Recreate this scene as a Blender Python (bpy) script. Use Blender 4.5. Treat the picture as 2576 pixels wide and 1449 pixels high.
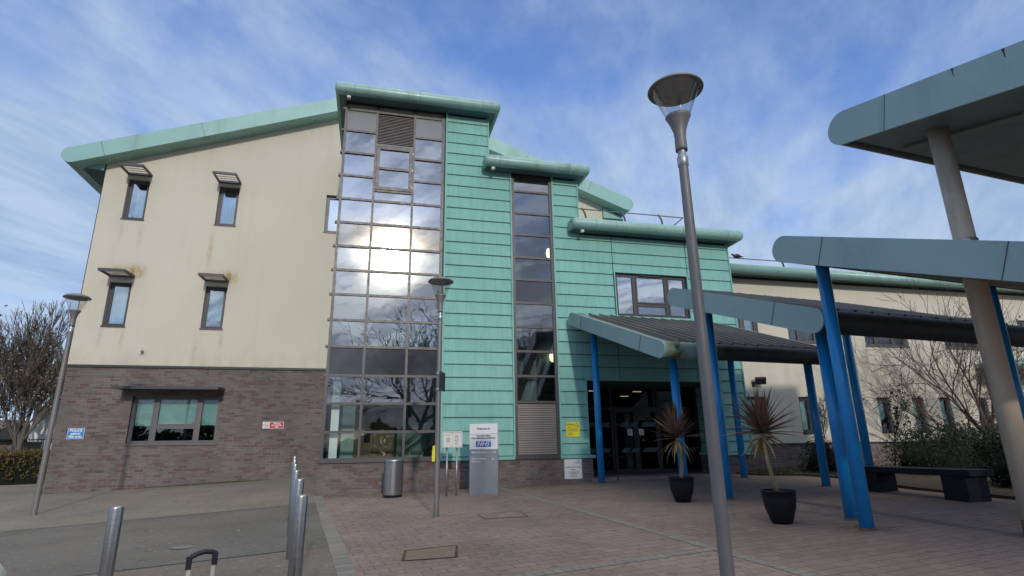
import bpy, math, random
from mathutils import Vector, Matrix
R = math.radians
S = bpy.context.scene
for o in list(bpy.data.objects): bpy.data.objects.remove(o)

# ---------------------------------------------------------------- camera
F_PX, PITCH, ROLL, YAW = 1417.95/2575, R(15.8), R(0.888), R(13.9)
fh = Vector((math.sin(YAW), math.cos(YAW), 0)); rt = Vector((math.cos(YAW), -math.sin(YAW), 0)); up = Vector((0, 0, 1))
fwd = fh*math.cos(PITCH)+up*math.sin(PITCH); u0 = up*math.cos(PITCH)-fh*math.sin(PITCH)
cr = rt*math.cos(ROLL)-u0*math.sin(ROLL); cu = u0*math.cos(ROLL)+rt*math.sin(ROLL)
cam = bpy.data.objects.new('camera', bpy.data.cameras.new('camera')); S.collection.objects.link(cam)
M = Matrix((cr, cu, -fwd)).transposed().to_4x4(); M.translation = Vector((0, 0, 1.3)); cam.matrix_world = M
cam.data.sensor_width = 36; cam.data.lens = F_PX*36; cam.data.clip_start = .05; cam.data.clip_end = 3000
S.camera = cam

# ---------------------------------------------------------------- shader expression helper
class X:
    def __init__(s, t, k): s.t, s.k = t, k
    def _m(s, op, *a, clamp=False):
        n = s.t.nodes.new('ShaderNodeMath'); n.operation = op; n.use_clamp = clamp
        for i, v in enumerate((s,)+a):
            if isinstance(v, X): s.t.links.new(v.k, n.inputs[i])
            else: n.inputs[i].default_value = v
        return X(s.t, n.outputs[0])
    def __add__(s, o): return s._m('ADD', o)
    def __sub__(s, o): return s._m('SUBTRACT', o)
    def __mul__(s, o): return s._m('MULTIPLY', o)
    def __truediv__(s, o): return s._m('DIVIDE', o)
    __radd__ = __add__; __rmul__ = __mul__
    def f(s, op, *a, **k): return s._m(op, *a, **k)
    def sat(s): return s._m('ADD', 0.0, clamp=True)
    def mr(s, a, b, c=0., d=1., smooth=False):
        n = s.t.nodes.new('ShaderNodeMapRange'); n.clamp = True
        if smooth: n.interpolation_type = 'SMOOTHSTEP'
        s.t.links.new(s.k, n.inputs[0])
        for i, v in enumerate((a, b, c, d)): n.inputs[i+1].default_value = v
        return X(s.t, n.outputs[0])
def mixc(t, fac, a, b, mode='MIX'):
    n = t.nodes.new('ShaderNodeMix'); n.data_type = 'RGBA'; n.blend_type = mode
    def put(i, v):
        if isinstance(v, X): t.links.new(v.k, n.inputs[i])
        elif hasattr(v, 'is_output'): t.links.new(v, n.inputs[i])
        elif isinstance(v, (int, float)): n.inputs[i].default_value = v
        else: n.inputs[i].default_value = (*v, 1)
    put(0, fac); put(6, a); put(7, b)
    return n.outputs[2]
def xyz(t, sock):
    n = t.nodes.new('ShaderNodeSeparateXYZ'); t.links.new(sock, n.inputs[0]); return [X(t, o) for o in n.outputs]
def comb(t, *v):
    n = t.nodes.new('ShaderNodeCombineXYZ')
    for i, a in enumerate(v):
        if isinstance(a, X): t.links.new(a.k, n.inputs[i])
        else: n.inputs[i].default_value = a
    return n.outputs[0]
def noise(t, vec, scale, detail=3, rough=.55, dist=0.):
    n = t.nodes.new('ShaderNodeTexNoise'); t.links.new(vec, n.inputs['Vector'])
    n.inputs['Scale'].default_value = scale; n.inputs['Detail'].default_value = detail
    n.inputs['Roughness'].default_value = rough; n.inputs['Distortion'].default_value = dist
    return X(t, n.outputs[0])
def ramp(t, fac, stops, const=False):
    n = t.nodes.new('ShaderNodeValToRGB'); t.links.new(fac.k, n.inputs[0])
    if const: n.color_ramp.interpolation = 'CONSTANT'
    e = n.color_ramp.elements
    while len(e) < len(stops): e.new(.5)
    for k, (p, c) in zip(e, stops): k.position = p; k.color = (*c, 1)
    return n.outputs[0]

# ---------------------------------------------------------------- sky and sun
SUN = Vector((0.018, -0.935, 0.325)).normalized()
EL = math.asin(SUN.z); AZ = math.atan2(SUN.x, SUN.y)
W = bpy.data.worlds.new('World'); S.world = W; W.use_nodes = True
t = W.node_tree; bg = t.nodes['Background']
sky = t.nodes.new('ShaderNodeTexSky'); sky.sky_type = 'NISHITA'; sky.sun_disc = False
sky.sun_elevation = EL; sky.sun_rotation = AZ; sky.altitude = 50; sky.air_density = 1.0; sky.dust_density = .6; sky.ozone_density = 2.5
tc = t.nodes.new('ShaderNodeTexCoord')
dx, dy, dz = xyz(t, tc.outputs['Generated'])
zz = dz.f('MAXIMUM', 0.)+.16
px, py = dx/zz, dy/zz
# streaky cloud field: rotate and stretch
a = R(52); qx = px*math.cos(a)+py*math.sin(a); qy = px*(-math.sin(a))+py*math.cos(a)
w1 = noise(t, comb(t, px, py, 3.1), 1.1, 2)
v1 = comb(t, qx*1.05+w1*1.2, qy*1.25+w1*1.0, 0.)
big = noise(t, comb(t, px, py, 7.7), .55, 2, .5)
mid = noise(t, v1, 1.15, 8, .58, .45)
sph = noise(t, comb(t, dx+w1*.25, dy+w1*.2, dz*1.25), 5.2, 6, .56)
fine = noise(t, comb(t, qx*2.9+w1*2.5, qy*3.3+w1*1.5, 4.), 1.6, 4, .55)
azr = dx*.55+dy*.1                     # more cloud to the right of the view
dot = (dx*SUN.x+dy*SUN.y+dz*SUN.z).f('MAXIMUM', 0.)
near = dot.f('POWER', 3.)
dens = mid*.40+sph*.46+fine*.13+(big-.5)*.60+azr*.12+near*.06
low = dz.mr(.62, .12, 0., .16, True); cover = (dens+low*.5).mr(.335, .64, 0.10, .93, True)
horiz = dz.mr(0.0, .30, .40, 0., True)
cover = cover.f('MAXIMUM', horiz)
bank = dz.mr(.30, .12, 0., .85, True)*dx.mr(-.1, -.45, 0., 1., True)*(sph*1.5+.1).sat(); cover = cover.f('MAXIMUM', bank)
backm = dy.mr(-.15, -.6, 0., 1., True)
shade = noise(t, comb(t, qx*1.2+w1*.5, qy*3.4, 9.), 1.5, 6, .62).mr(.36, .66, 0., 1., True)
front_c = mixc(t, shade, (3.15, 4.3, 6.25), (4.5, 5.6, 7.3))
back_c = mixc(t, shade.mr(.15, .85, 0., 1., True), (3.4, 4.0, 5.2), (9.4, 10.2, 11.3))
lowb = dz.mr(.05, .30, .34, 1., True); back_c = mixc(t, 1., back_c, comb(t, lowb, lowb, lowb.f('POWER', .85)), 'MULTIPLY')
cc = mixc(t, backm, front_c, back_c)
zen = dz.mr(.76, .93, 0., 1., True); cc = mixc(t, zen, cc, (14.5, 13.6, 12.)); cover = cover.f('MAXIMUM', zen)  # bright neutral cloud overhead, out of view, added to light the ground
skyc = mixc(t, 1.0, sky.outputs[0], (1.15, 1.42, 2.05), 'MULTIPLY')
col = mixc(t, cover, skyc, cc)
glow = dot.f('POWER', 240.)*10+dot.f('POWER', 1500.)*200+dot.f('POWER', 14.)*.4
glow = glow*(shade*.55+.45)
g = mixc(t, 1.0, comb(t, glow, glow*.90, glow*.70), (1, 1, 1), 'MULTIPLY')
n = t.nodes.new('ShaderNodeMix'); n.data_type = 'RGBA'; n.blend_type = 'ADD'; n.inputs[0].default_value = 1
t.links.new(col, n.inputs[6]); t.links.new(g, n.inputs[7])
t.links.new(n.outputs[2], bg.inputs[0]); bg.inputs[1].default_value = .11
sl = bpy.data.lights.new('sun', 'SUN'); sl.energy = 1.7; sl.angle = R(1.8); sl.color = (1, .93, .82)
so = bpy.data.objects.new('sun', sl); S.collection.objects.link(so)
so.rotation_euler = (-SUN).to_track_quat('-Z', 'Y').to_euler(); so.location = (0, -20, 30)
S.view_settings.view_transform = 'Standard'; S.view_settings.look = 'None'; S.view_settings.gamma = 1
S.view_settings.exposure = 0.0
S.render.engine = 'CYCLES'

# ---------------------------------------------------------------- mesh helper
class MB:
    def __init__(s): s.v = []; s.f = []; s.s = []
    def add(s, vs, fs, smooth=False):
        b = len(s.v); s.v += [tuple(v) for v in vs]
        for f in fs: s.f.append([b+i for i in f]); s.s.append(smooth)
        return s
    def box(s, x0, x1, y0, y1, z0, z1):
        if x0 > x1: x0, x1 = x1, x0
        if y0 > y1: y0, y1 = y1, y0
        if z0 > z1: z0, z1 = z1, z0
        v = [(x0, y0, z0), (x1, y0, z0), (x1, y1, z0), (x0, y1, z0), (x0, y0, z1), (x1, y0, z1), (x1, y1, z1), (x0, y1, z1)]
        return s.add(v, [(0, 3, 2, 1), (4, 5, 6, 7), (0, 1, 5, 4), (1, 2, 6, 5), (2, 3, 7, 6), (3, 0, 4, 7)])
    def quad(s, *p): return s.add(p, [tuple(range(len(p)))])
    def obox(s, p0, p1, w, h, upv=(0, 0, 1)):
        p0, p1 = Vector(p0), Vector(p1); d = (p1-p0).normalized(); u = Vector(upv)
        r = d.cross(u).normalized(); u = r.cross(d).normalized()
        vs = [p+r*(sx*w/2)+u*(sz*h/2) for p in (p0, p1) for sx, sz in ((-1, -1), (1, -1), (1, 1), (-1, 1))]
        return s.add(vs, [(0, 1, 2, 3), (7, 6, 5, 4), (0, 4, 5, 1), (1, 5, 6, 2), (2, 6, 7, 3), (3, 7, 4, 0)])
    def tube(s, pts, rad, seg=16, caps=True, smooth=True):
        pts = [Vector(p) for p in pts]; b = len(s.v); rings = []
        d0 = (pts[1]-pts[0]).normalized()
        ref = Vector((0, 0, 1)) if abs(d0.z) < .9 else Vector((1, 0, 0))
        r = d0.cross(ref).normalized()
        for i, p in enumerate(pts):
            d = (pts[min(i+1, len(pts)-1)]-pts[max(i-1, 0)]).normalized()
            r = (r-d*r.dot(d)).normalized(); q = d.cross(r)
            ra = rad[i] if isinstance(rad, (list, tuple)) else rad
            for k in range(seg):
                a = 2*math.pi*k/seg; s.v.append(tuple(p+r*math.cos(a)*ra+q*math.sin(a)*ra))
        for i in range(len(pts)-1):
            for k in range(seg):
                k2 = (k+1) % seg
                s.f.append([b+i*seg+k, b+i*seg+k2, b+(i+1)*seg+k2, b+(i+1)*seg+k]); s.s.append(smooth)
        if caps:
            s.f.append([b+k for k in range(seg)][::-1]); s.s.append(False)
            s.f.append([b+(len(pts)-1)*seg+k for k in range(seg)]); s.s.append(False)
        return s
    def lathe(s, prof, c=(0, 0, 0), seg=32, smooth=True):
        b = len(s.v)
        for r, z in prof:
            for k in range(seg):
                a = 2*math.pi*k/seg; s.v.append((c[0]+r*math.cos(a), c[1]+r*math.sin(a), c[2]+z))
        for i in range(len(prof)-1):
            for k in range(seg):
                k2 = (k+1) % seg
                s.f.append([b+i*seg+k, b+i*seg+k2, b+(i+1)*seg+k2, b+(i+1)*seg+k]); s.s.append(smooth)
        return s
    def prism(s, poly, off):
        n = len(poly); off = Vector(off); p = [Vector(v) for v in poly]
        vs = p+[v+off for v in p]
        return s.add(vs, [tuple(range(n))[::-1], tuple(range(n, 2*n))]+[(i, (i+1) % n, (i+1) % n+n, i+n) for i in range(n)])
    def wall(s, x0, x1, z0, z1, y, th, holes=()):
        xs = sorted({x0, x1, *[h[0] for h in holes], *[h[1] for h in holes]})
        zs = sorted({z0, z1, *[h[2] for h in holes], *[h[3] for h in holes]})
        for i in range(len(xs)-1):
            for j in range(len(zs)-1):
                cx, cz = (xs[i]+xs[i+1])/2, (zs[j]+zs[j+1])/2
                if any(h[0] < cx < h[1] and h[2] < cz < h[3] for h in holes): continue
                s.quad((xs[i], y, zs[j]), (xs[i+1], y, zs[j]), (xs[i+1], y, zs[j+1]), (xs[i], y, zs[j+1]))
        for h in holes:
            a, b, c, d = h[:4]
            s.quad((a, y, c), (a, y, d), (a, y+th, d), (a, y+th, c)); s.quad((b, y, c), (b, y+th, c), (b, y+th, d), (b, y, d))
            s.quad((a, y, d), (b, y, d), (b, y+th, d), (a, y+th, d)); s.quad((a, y, c), (a, y+th, c), (b, y+th, c), (b, y, c))
        return s
    def merge(s, o): return s.add(o.v, o.f) if False else s._merge(o)
    def _merge(s, o):
        b = len(s.v); s.v += o.v; s.f += [[b+i for i in f] for f in o.f]; s.s += o.s; return s
    def xf(s, fn): s.v = [tuple(fn(Vector(v))) for v in s.v]; return s

def root_loc(p):
    while p.parent: p = p.parent
    return p.location
def obj(name, mb, m, parent=None, local=False, bevel=0):
    me = bpy.data.meshes.new(name)
    v = mb.v
    if parent is not None and not local:
        L = root_loc(parent); v = [(a-L.x, b-L.y, c-L.z) for a, b, c in v]
    me.from_pydata(v, [], mb.f); me.polygons.foreach_set('use_smooth', mb.s); me.update()
    if m: me.materials.append(m)
    o = bpy.data.objects.new(name, me); S.collection.objects.link(o)
    if parent is not None: o.parent = parent
    if bevel:
        b = o.modifiers.new('bevel', 'BEVEL'); b.width = bevel; b.segments = 2; b.limit_method = 'ANGLE'; b.angle_limit = R(50)
    return o
def tag(o, label, cat, group=None):
    o['label'] = label; o['category'] = cat
    if group: o['group'] = group
    return o
def thing(name, label, cat, loc=(0, 0, 0), group=None):
    o = bpy.data.objects.new(name, None); S.collection.objects.link(o); o.location = loc
    o.empty_display_size = .2
    return tag(o, label, cat, group)
def struct(o): o['kind'] = 'structure'; return o
def stuff(o): o['kind'] = 'stuff'; return o
def copy_tree(o, parent=None):
    c = o.copy(); S.collection.objects.link(c); c.parent = parent
    for ch in list(o.children): copy_tree(ch, c)
    return c
def text(name, body, size, m, parent, loc, align='CENTER', shear=0., off=0., rot=(90, 0, 0), sx=1., depth=.002, lead=1.):
    cu_ = bpy.data.curves.new(name, 'FONT'); cu_.body = body; cu_.size = size; cu_.align_x = align; cu_.align_y = 'CENTER'
    cu_.shear = shear; cu_.offset = off; cu_.extrude = depth; cu_.resolution_u = 3; cu_.space_line = lead
    tmp = bpy.data.objects.new(name, cu_); S.collection.objects.link(tmp)
    dg = bpy.context.evaluated_depsgraph_get(); me = bpy.data.meshes.new_from_object(tmp.evaluated_get(dg))
    bpy.data.objects.remove(tmp)
    rm = Matrix.Rotation(R(rot[2]), 4, 'Z') @ Matrix.Rotation(R(rot[0]), 4, 'X') @ Matrix.Diagonal((sx, 1, 1, 1))
    L = root_loc(parent)
    me.transform(Matrix.Translation(Vector(loc)-L) @ rm)
    me.materials.clear(); me.materials.append(m)
    o = bpy.data.objects.new(name, me); S.collection.objects.link(o); o.parent = parent
    return o

# ---------------------------------------------------------------- ground height
def sm(x): x = max(0., min(1., x)); return x*x*(3-2*x)
def gh(x, y):
    z = .021*max(-16, min(16, x))+.0236*max(-8, min(22, y))
    if x < -.5: z += sm((y-12.5)/5.1)*max(.03, .2+.0187*(x+2))*sm((-.5-x)/1.)
    return z

# ---------------------------------------------------------------- materials
def new(name):
    m = bpy.data.materials.new(name); m.use_nodes = True; t = m.node_tree
    return m, t, t.nodes['Principled BSDF']
def geo(t): return t.nodes.new('ShaderNodeNewGeometry').outputs['Position']
def bump(t, b, h, dist=.01, strength=1.):
    n = t.nodes.new('ShaderNodeBump'); n.inputs['Distance'].default_value = dist; n.inputs['Strength'].default_value = strength
    t.links.new(h.k, n.inputs['Height']); t.links.new(n.outputs[0], b.inputs['Normal'])
def pm(name, col, rough=.5, metal=0., var=.12, vs=3., bmp=0., bs=60., spec=.5, dirt=None, dirt_s=1.2, coat=0.):
    m, t, b = new(name); p = geo(t)
    n1 = noise(t, p, vs, 5, .6); k = n1.mr(.25, .75, 1-var, 1+var)
    c = mixc(t, 1., col, comb(t, k, k, k), 'MULTIPLY')
    if dirt:
        x, y, z = xyz(t, p)
        d = noise(t, comb(t, x*3, y*3, z*.5), dirt_s, 6, .7).mr(.52, .78, 0, .75)
        c = mixc(t, d, c, dirt)
    t.links.new(c, b.inputs['Base Color'])
    r = noise(t, p, vs*3, 3).mr(.2, .8, max(.02, rough-.08), min(1, rough+.08)); t.links.new(r.k, b.inputs['Roughness'])
    b.inputs['Metallic'].default_value = metal; b.inputs['Specular IOR Level'].default_value = spec
    b.inputs['Coat Weight'].default_value = coat
    if bmp: bump(t, b, noise(t, p, bs, 3), bmp)
    return m
def flat(name, col, rough=.6, emit=0.):
    m, t, b = new(name); b.inputs['Base Color'].default_value = (*col, 1); b.inputs['Roughness'].default_value = rough
    if emit: b.inputs['Emission Color'].default_value = (*col, 1); b.inputs['Emission Strength'].default_value = emit
    return m

def brick_mat(name, axis='x', dark=1.):
    m, t, b = new(name); x, y, z = xyz(t, geo(t))
    h = x if axis == 'x' else y
    n = t.nodes.new('ShaderNodeTexBrick'); t.links.new(comb(t, h, z, 0.), n.inputs['Vector'])
    n.inputs['Scale'].default_value = 1; n.inputs['Brick Width'].default_value = .232; n.inputs['Row Height'].default_value = .0745
    n.inputs['Mortar Size'].default_value = .0055; n.inputs['Mortar Smooth'].default_value = .3
    n.inputs['Color1'].default_value = (0, 0, 0, 1); n.inputs['Color2'].default_value = (1, 1, 1, 1); n.inputs['Mortar'].default_value = (.5, .5, .5, 1)
    n.inputs['Bias'].default_value = 0
    rnd = X(t, n.outputs['Color']); fac = X(t, n.outputs['Fac'])
    patch = noise(t, comb(t, h, z*2.4, 0.), 1.1, 3)
    k = (rnd*.72+patch*.56-.14).sat()
    d = dark
    c = ramp(t, k, [(0, (.100*d, .078*d, .075*d)), (.16, (.150*d, .125*d, .122*d)), (.32, (.130*d, .086*d, .080*d)), (.44, (.165*d, .140*d, .134*d)), (.60, (.140*d, .117*d, .116*d)), (.72, (.172*d, .149*d, .142*d)), (.84, (.148*d, .103*d, .094*d))], True)
    sp = noise(t, comb(t, x, y, z), 45, 3).mr(.3, .7, .85, 1.15); c = mixc(t, 1., c, comb(t, sp, sp, sp), 'MULTIPLY')
    mort = mixc(t, noise(t, comb(t, h, z, 2.), .9, 2).mr(.45, .6), (.15*d, .13*d, .125*d), (.27*d, .23*d, .215*d))
    c = mixc(t, fac, c, mort)
    stain = noise(t, comb(t, x, y, z*.3), .8, 5).mr(.40, .72, 1., .80); c = mixc(t, 1., c, comb(t, stain, stain, stain*.98), 'MULTIPLY')
    t.links.new(c, b.inputs['Base Color']); b.inputs['Roughness'].default_value = .85
    bump(t, b, fac*-1.+noise(t, comb(t, x, y, z), 60, 2)*.3, .006)
    return m
M_brick = brick_mat('purple_brown_brick'); M_brick_side = brick_mat('purple_brown_brick_side', 'y')

def render_mat():
    m, t, b = new('cream_render'); p = geo(t); x, y, z = xyz(t, p)
    c = mixc(t, noise(t, p, .5, 5).mr(.3, .7), (.56, .53, .435), (.60, .57, .475))
    streak = noise(t, comb(t, x*5.5, y*5.5, z*.22), 1., 6, .62).mr(.52, .80, 0., .20)
    c = mixc(t, streak, c, (.40, .365, .275))
    def spot(cx, cz, wx, wz, colr, amt, sc=9.):
        nonlocal c
        dxx = ((x-cx)/wx).f('ABSOLUTE').mr(1., 0., 0., 1., True); dzz = ((z-cz)/wz).f('ABSOLUTE').mr(1., 0., 0., 1., True)
        nn = noise(t, comb(t, x*sc, y, z*sc*.22), 1., 5, .7).mr(.34, .62)
        c = mixc(t, (dxx*dzz*nn*amt).sat(), c, colr)
    alg = (.33, .245, .095)
    spot(-6.78, 6.34, .36, .30, alg, 1.5); spot(-7.25, 6.36, .40, .22, (.36, .28, .12), .9)
    spot(-4.30, 6.30, .34, .30, alg, 1.2); spot(-4.75, 6.30, .42, .2, (.36, .28, .12), .9)
    gr = (.33, .30, .22)
    for cx, cz in ((-7.35, 7.55), (-6.85, 7.45), (-7.4, 4.35), (-6.85, 4.4), (-4.33, 4.4)): spot(cx, cz, .10, .5, gr, .5, 24)
    spot(-4.93, 7.15, .12, .85, (.42, .34, .20), .8, 24); spot(-4.98, 4.1, .14, .6, (.42, .34, .20), .7, 24)
    edge = z.mr(3.6, 4.3, 1., 0., True)*noise(t, comb(t, x*2, 0., z*.7), 1.3, 4).mr(.42, .7, 0., .5)
    c = mixc(t, edge, c, (.43, .385, .285))
    ctop = z.mr(8.6, 12.3, 0., .55, True); c = mixc(t, ctop*noise(t, comb(t, x*3, 0., z*.5), .8, 5).mr(.32, .66)*.7, c, (.44, .41, .34))
    gn = noise(t, p, 38, 4, .75).mr(.3, .7, .95, 1.05); c = mixc(t, 1., c, comb(t, gn, gn, gn), 'MULTIPLY')
    t.links.new(c, b.inputs['Base Color']); b.inputs['Roughness'].default_value = .93; b.inputs['Specular IOR Level'].default_value = .2
    bump(t, b, noise(t, p, 90, 4, .7), .004)
    return m
M_render = render_mat()

def clad_mat():
    m, t, b = new('patinated_teal_cladding'); p = geo(t); x, y, z = xyz(t, p)
    wn = t.nodes.new('ShaderNodeTexWhiteNoise'); wn.noise_dimensions = '3D'
    row = ((z-.07)/.325).f('FLOOR'); cell = (x/1.94+row*.0).f('FLOOR')
    t.links.new(comb(t, cell, row, 0.), wn.inputs['Vector'])
    v = X(t, wn.outputs['Value'])
    c = mixc(t, v, (.200, .425, .380), (.235, .485, .435))
    mott = noise(t, comb(t, x*4, y*4, z*1.6), 1.2, 6, .65)
    c = mixc(t, mott.mr(.32, .70, 0., .7), c, (.185, .43, .375))
    gr = noise(t, comb(t, x*16, y*16, z*1.2), 1., 5, .7).mr(.47, .74, 0., .5); c = mixc(t, gr, c, (.11, .28, .24))
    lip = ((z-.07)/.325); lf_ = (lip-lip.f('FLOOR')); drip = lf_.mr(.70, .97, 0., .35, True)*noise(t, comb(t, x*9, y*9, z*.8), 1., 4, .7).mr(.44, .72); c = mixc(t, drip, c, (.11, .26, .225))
    t.links.new(c, b.inputs['Base Color'])
    r = noise(t, p, 9, 4).mr(.3, .7, .60, .75); t.links.new(r.k, b.inputs['Roughness'])
    b.inputs['Specular IOR Level'].default_value = .35
    bump(t, b, noise(t, comb(t, x, y, z*3), 1.6, 2), .005)
    return m
M_clad = clad_mat()
M_clad_dark = pm('cladding_joint', (.03, .085, .075), .7)
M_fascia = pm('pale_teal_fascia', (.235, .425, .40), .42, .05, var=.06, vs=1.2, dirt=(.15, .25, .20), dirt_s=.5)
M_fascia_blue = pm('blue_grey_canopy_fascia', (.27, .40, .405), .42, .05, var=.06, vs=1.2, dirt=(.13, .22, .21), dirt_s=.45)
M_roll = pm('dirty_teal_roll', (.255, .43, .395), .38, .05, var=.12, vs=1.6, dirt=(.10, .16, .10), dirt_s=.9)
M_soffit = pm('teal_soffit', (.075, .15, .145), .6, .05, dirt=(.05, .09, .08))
M_joint = flat('joint_line', (.05, .08, .08), .8)
M_frame = pm('grey_brown_aluminium', (.050, .048, .052), .42, .2, var=.08)
M_frame_light = pm('mid_grey_aluminium', (.115, .11, .112), .42, .2, var=.08)
M_shade = pm('dark_grey_shade_metal', (.045, .045, .05), .4, .2)
M_dark = pm('dark_metal', (.028, .028, .032), .5, .2)
M_room = pm('teal_white_room_paint', (.24, .32, .295), .85, bmp=0)
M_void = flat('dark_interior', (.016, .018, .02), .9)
M_wood = pm('brown_door_wood', (.16, .105, .05), .5, var=.25, vs=5)
M_blind = pm('sage_green_blind', (.33, .47, .42), .8)
M_curtain = pm('pale_curtain', (.42, .55, .58), .8, var=.25, vs=14)
M_floor = pm('dark_floor', (.08, .08, .08), .5)
def glass_mat(name, tint=(.80, .90, .89), base=.10, wav=.0015, gl=(.95, .98, 1.), rough=.0):
    m = bpy.data.materials.new(name); m.use_nodes = True; t = m.node_tree; t.nodes.clear()
    out = t.nodes.new('ShaderNodeOutputMaterial'); mix = t.nodes.new('ShaderNodeMixShader')
    tr = t.nodes.new('ShaderNodeBsdfTransparent'); tr.inputs[0].default_value = (*tint, 1)
    g = t.nodes.new('ShaderNodeBsdfGlossy'); g.inputs['Color'].default_value = (*gl, 1); g.inputs['Roughness'].default_value = rough
    gg = t.nodes.new('ShaderNodeNewGeometry'); vd = t.nodes.new('ShaderNodeVectorMath'); vd.operation = 'DOT_PRODUCT'
    t.links.new(gg.outputs['Normal'], vd.inputs[0]); t.links.new(gg.outputs['Incoming'], vd.inputs[1])
    inc = X(t, vd.outputs['Value']).f('ABSOLUTE'); om = (inc*-1.+1.).f('POWER', 5.)
    fac = (om*(1-base-.06)+base+.06).sat()
    p = geo(t); x, y, z = xyz(t, p)
    bn = t.nodes.new('ShaderNodeBump'); bn.inputs['Distance'].default_value = wav
    hh = noise(t, comb(t, x*1.1, y*1.1, z*1.1), 1.3, 2)+noise(t, comb(t, x*2.4, y, z*9.), 1., 1)*.10
    t.links.new(hh.k, bn.inputs['Height']); t.links.new(bn.outputs[0], g.inputs['Normal'])
    t.links.new(fac.k, mix.inputs[0]); t.links.new(tr.outputs[0], mix.inputs[1]); t.links.new(g.outputs[0], mix.inputs[2])
    t.links.new(mix.outputs[0], out.inputs[0]); return m
M_glass = glass_mat('coated_glass', base=.28, tint=(.60, .70, .69))
M_glass_low = glass_mat('clear_glass', base=.03)
M_glass_blue = glass_mat('window_glass', base=.22, tint=(.75, .85, .85), wav=.0012)
M_glass_dark = glass_mat('entrance_glass', base=-.045, tint=(.5, .55, .57), wav=.001)
M_lens = glass_mat('lamp_glass', base=.07, tint=(.90, .92, .93), wav=0.)
def spandrel(name, col, r=.08):
    m, t, b = new(name); b.inputs['Base Color'].default_value = (*col, 1); b.inputs['Roughness'].default_value = r
    b.inputs['Specular IOR Level'].default_value = .85; b.inputs['Coat Weight'].default_value = .6; b.inputs['Coat Roughness'].default_value = .02
    return m
M_span_dark = spandrel('dark_spandrel_glass', (.035, .035, .042)); M_span_warm = glass_mat('bronze_tinted_glass', base=.22, tint=(.38, .36, .33), gl=(1., .93, .84))
M_span_grey = spandrel('grey_spandrel_glass', (.20, .195, .18), .12)
M_louvre = pm('louvre_metal', (.30, .28, .27), .45, .3, var=.08); M_louvre_dark = pm('louvre_metal_dark', (.16, .15, .15), .45, .3)
M_steel = None
def steel_mat():
    m, t, b = new('brushed_stainless_steel'); p = geo(t); x, y, z = xyz(t, p)
    k = noise(t, comb(t, x*3, y*3, z*160.), 1., 2).mr(.3, .7, .37, .44); t.links.new(comb(t, k, k*.98, k*.95), b.inputs['Base Color'])
    b.inputs['Metallic'].default_value = 1; b.inputs['Roughness'].default_value = .27; b.inputs['Anisotropic'].default_value = .6
    return m
M_steel = steel_mat()
M_galv = pm('galvanised_steel', (.42, .43, .43), .42, .85, var=.2, vs=25)
M_lamp = pm('warm_grey_lamp_paint', (.185, .178, .170), .5, .25, var=.10, vs=2)
M_blue = pm('bright_blue_paint', (.006, .245, .60), .36, 0, var=.14, vs=1.8, coat=.2, dirt=(.02, .14, .33), dirt_s=1.6)
M_white = pm('white_paint', (.72, .73, .72), .45, var=.04)
M_white_dirty = pm('weathered_white_frame', (.55, .55, .52), .55, var=.12, vs=8)
M_signgrey = pm('sign_grey_enamel', (.235, .26, .285), .38, .1, var=.08, vs=3, dirt=(.15, .16, .16), dirt_s=1.4)
M_ink = flat('black_ink', (.02, .02, .025)); M_inkgrey = flat('grey_ink', (.16, .15, .14)); M_inkwhite = flat('white_lettering', (.75, .76, .76))
M_nhsblue = flat('sign_blue', (.012, .10, .42), .4); M_pblue = flat('police_sign_blue', (.01, .20, .55), .4); M_red = flat('sign_red', (.45, .012, .025), .4)
M_yellow = flat('sign_yellow', (.68, .62, .02), .45); M_inkbrown = flat('sign_dark_text', (.22, .19, .01))
M_paper = flat('paper', (.70, .70, .66)); M_navy = pm('charcoal_plastic', (.010, .011, .018), .45)
M_alu = pm('anodised_aluminium', (.72, .72, .68), .35, .6, var=.06)
M_bark = pm('grey_brown_bark', (.075, .06, .05), .9, var=.35, vs=12, bmp=.01, bs=40)
M_bark_far = pm('dark_winter_bark', (.12, .10, .085), .9, var=.3)
M_bark_red = pm('reddish_winter_bark', (.105, .075, .062), .9, var=.3)
def leaf_mat(name, c1, c2, sc=2.5, rough=.6):
    m, t, b = new(name); p = geo(t)
    k = noise(t, p, sc, 4, .7)
    c = mixc(t, k.mr(.3, .7), c1, c2); t.links.new(c, b.inputs['Base Color']); b.inputs['Roughness'].default_value = rough
    return m
M_budleaf = leaf_mat('pale_bud_leaf', (.12, .14, .05), (.42, .44, .30), 1.8)
M_hedge = leaf_mat('russet_hedge_leaf', (.055, .075, .018), (.17, .095, .03), .9)
M_shrub = leaf_mat('dark_evergreen_leaf', (.010, .020, .009), (.026, .046, .018), 1.5, .85)
M_deadleaf = leaf_mat('dead_brown_leaf', (.10, .045, .025), (.17, .085, .045), 3)
M_cordred = leaf_mat('burgundy_sword_leaf', (.085, .048, .036), (.165, .10, .07), 5, .5)
M_cordyel = leaf_mat('yellowed_sword_leaf', (.16, .12, .05), (.33, .27, .12), 5, .5)
M_cordtrunk = pm('ringed_cordyline_stem', (.25, .20, .11), .85, var=.35, vs=30, bmp=.01, bs=50)
M_pot = pm('black_fibre_pot', (.009, .009, .011), .5, var=.25, vs=10, spec=.3)
M_soil = pm('brown_soil', (.085, .062, .04), .95, var=.35, vs=9, bmp=.03, bs=14, dirt=(.05, .06, .025))
M_tan = pm('tan_column_paint', (.52, .44, .335), .55, 0, var=.16, vs=2.2, dirt=(.17, .13, .09), dirt_s=.7)
M_rust = pm('rusty_base', (.16, .085, .04), .9, var=.5, vs=14)
M_slate = pm('black_granite_bench', (.010, .010, .013), .6, var=.35, vs=20, spec=.3)
M_roofsheet = None
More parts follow.
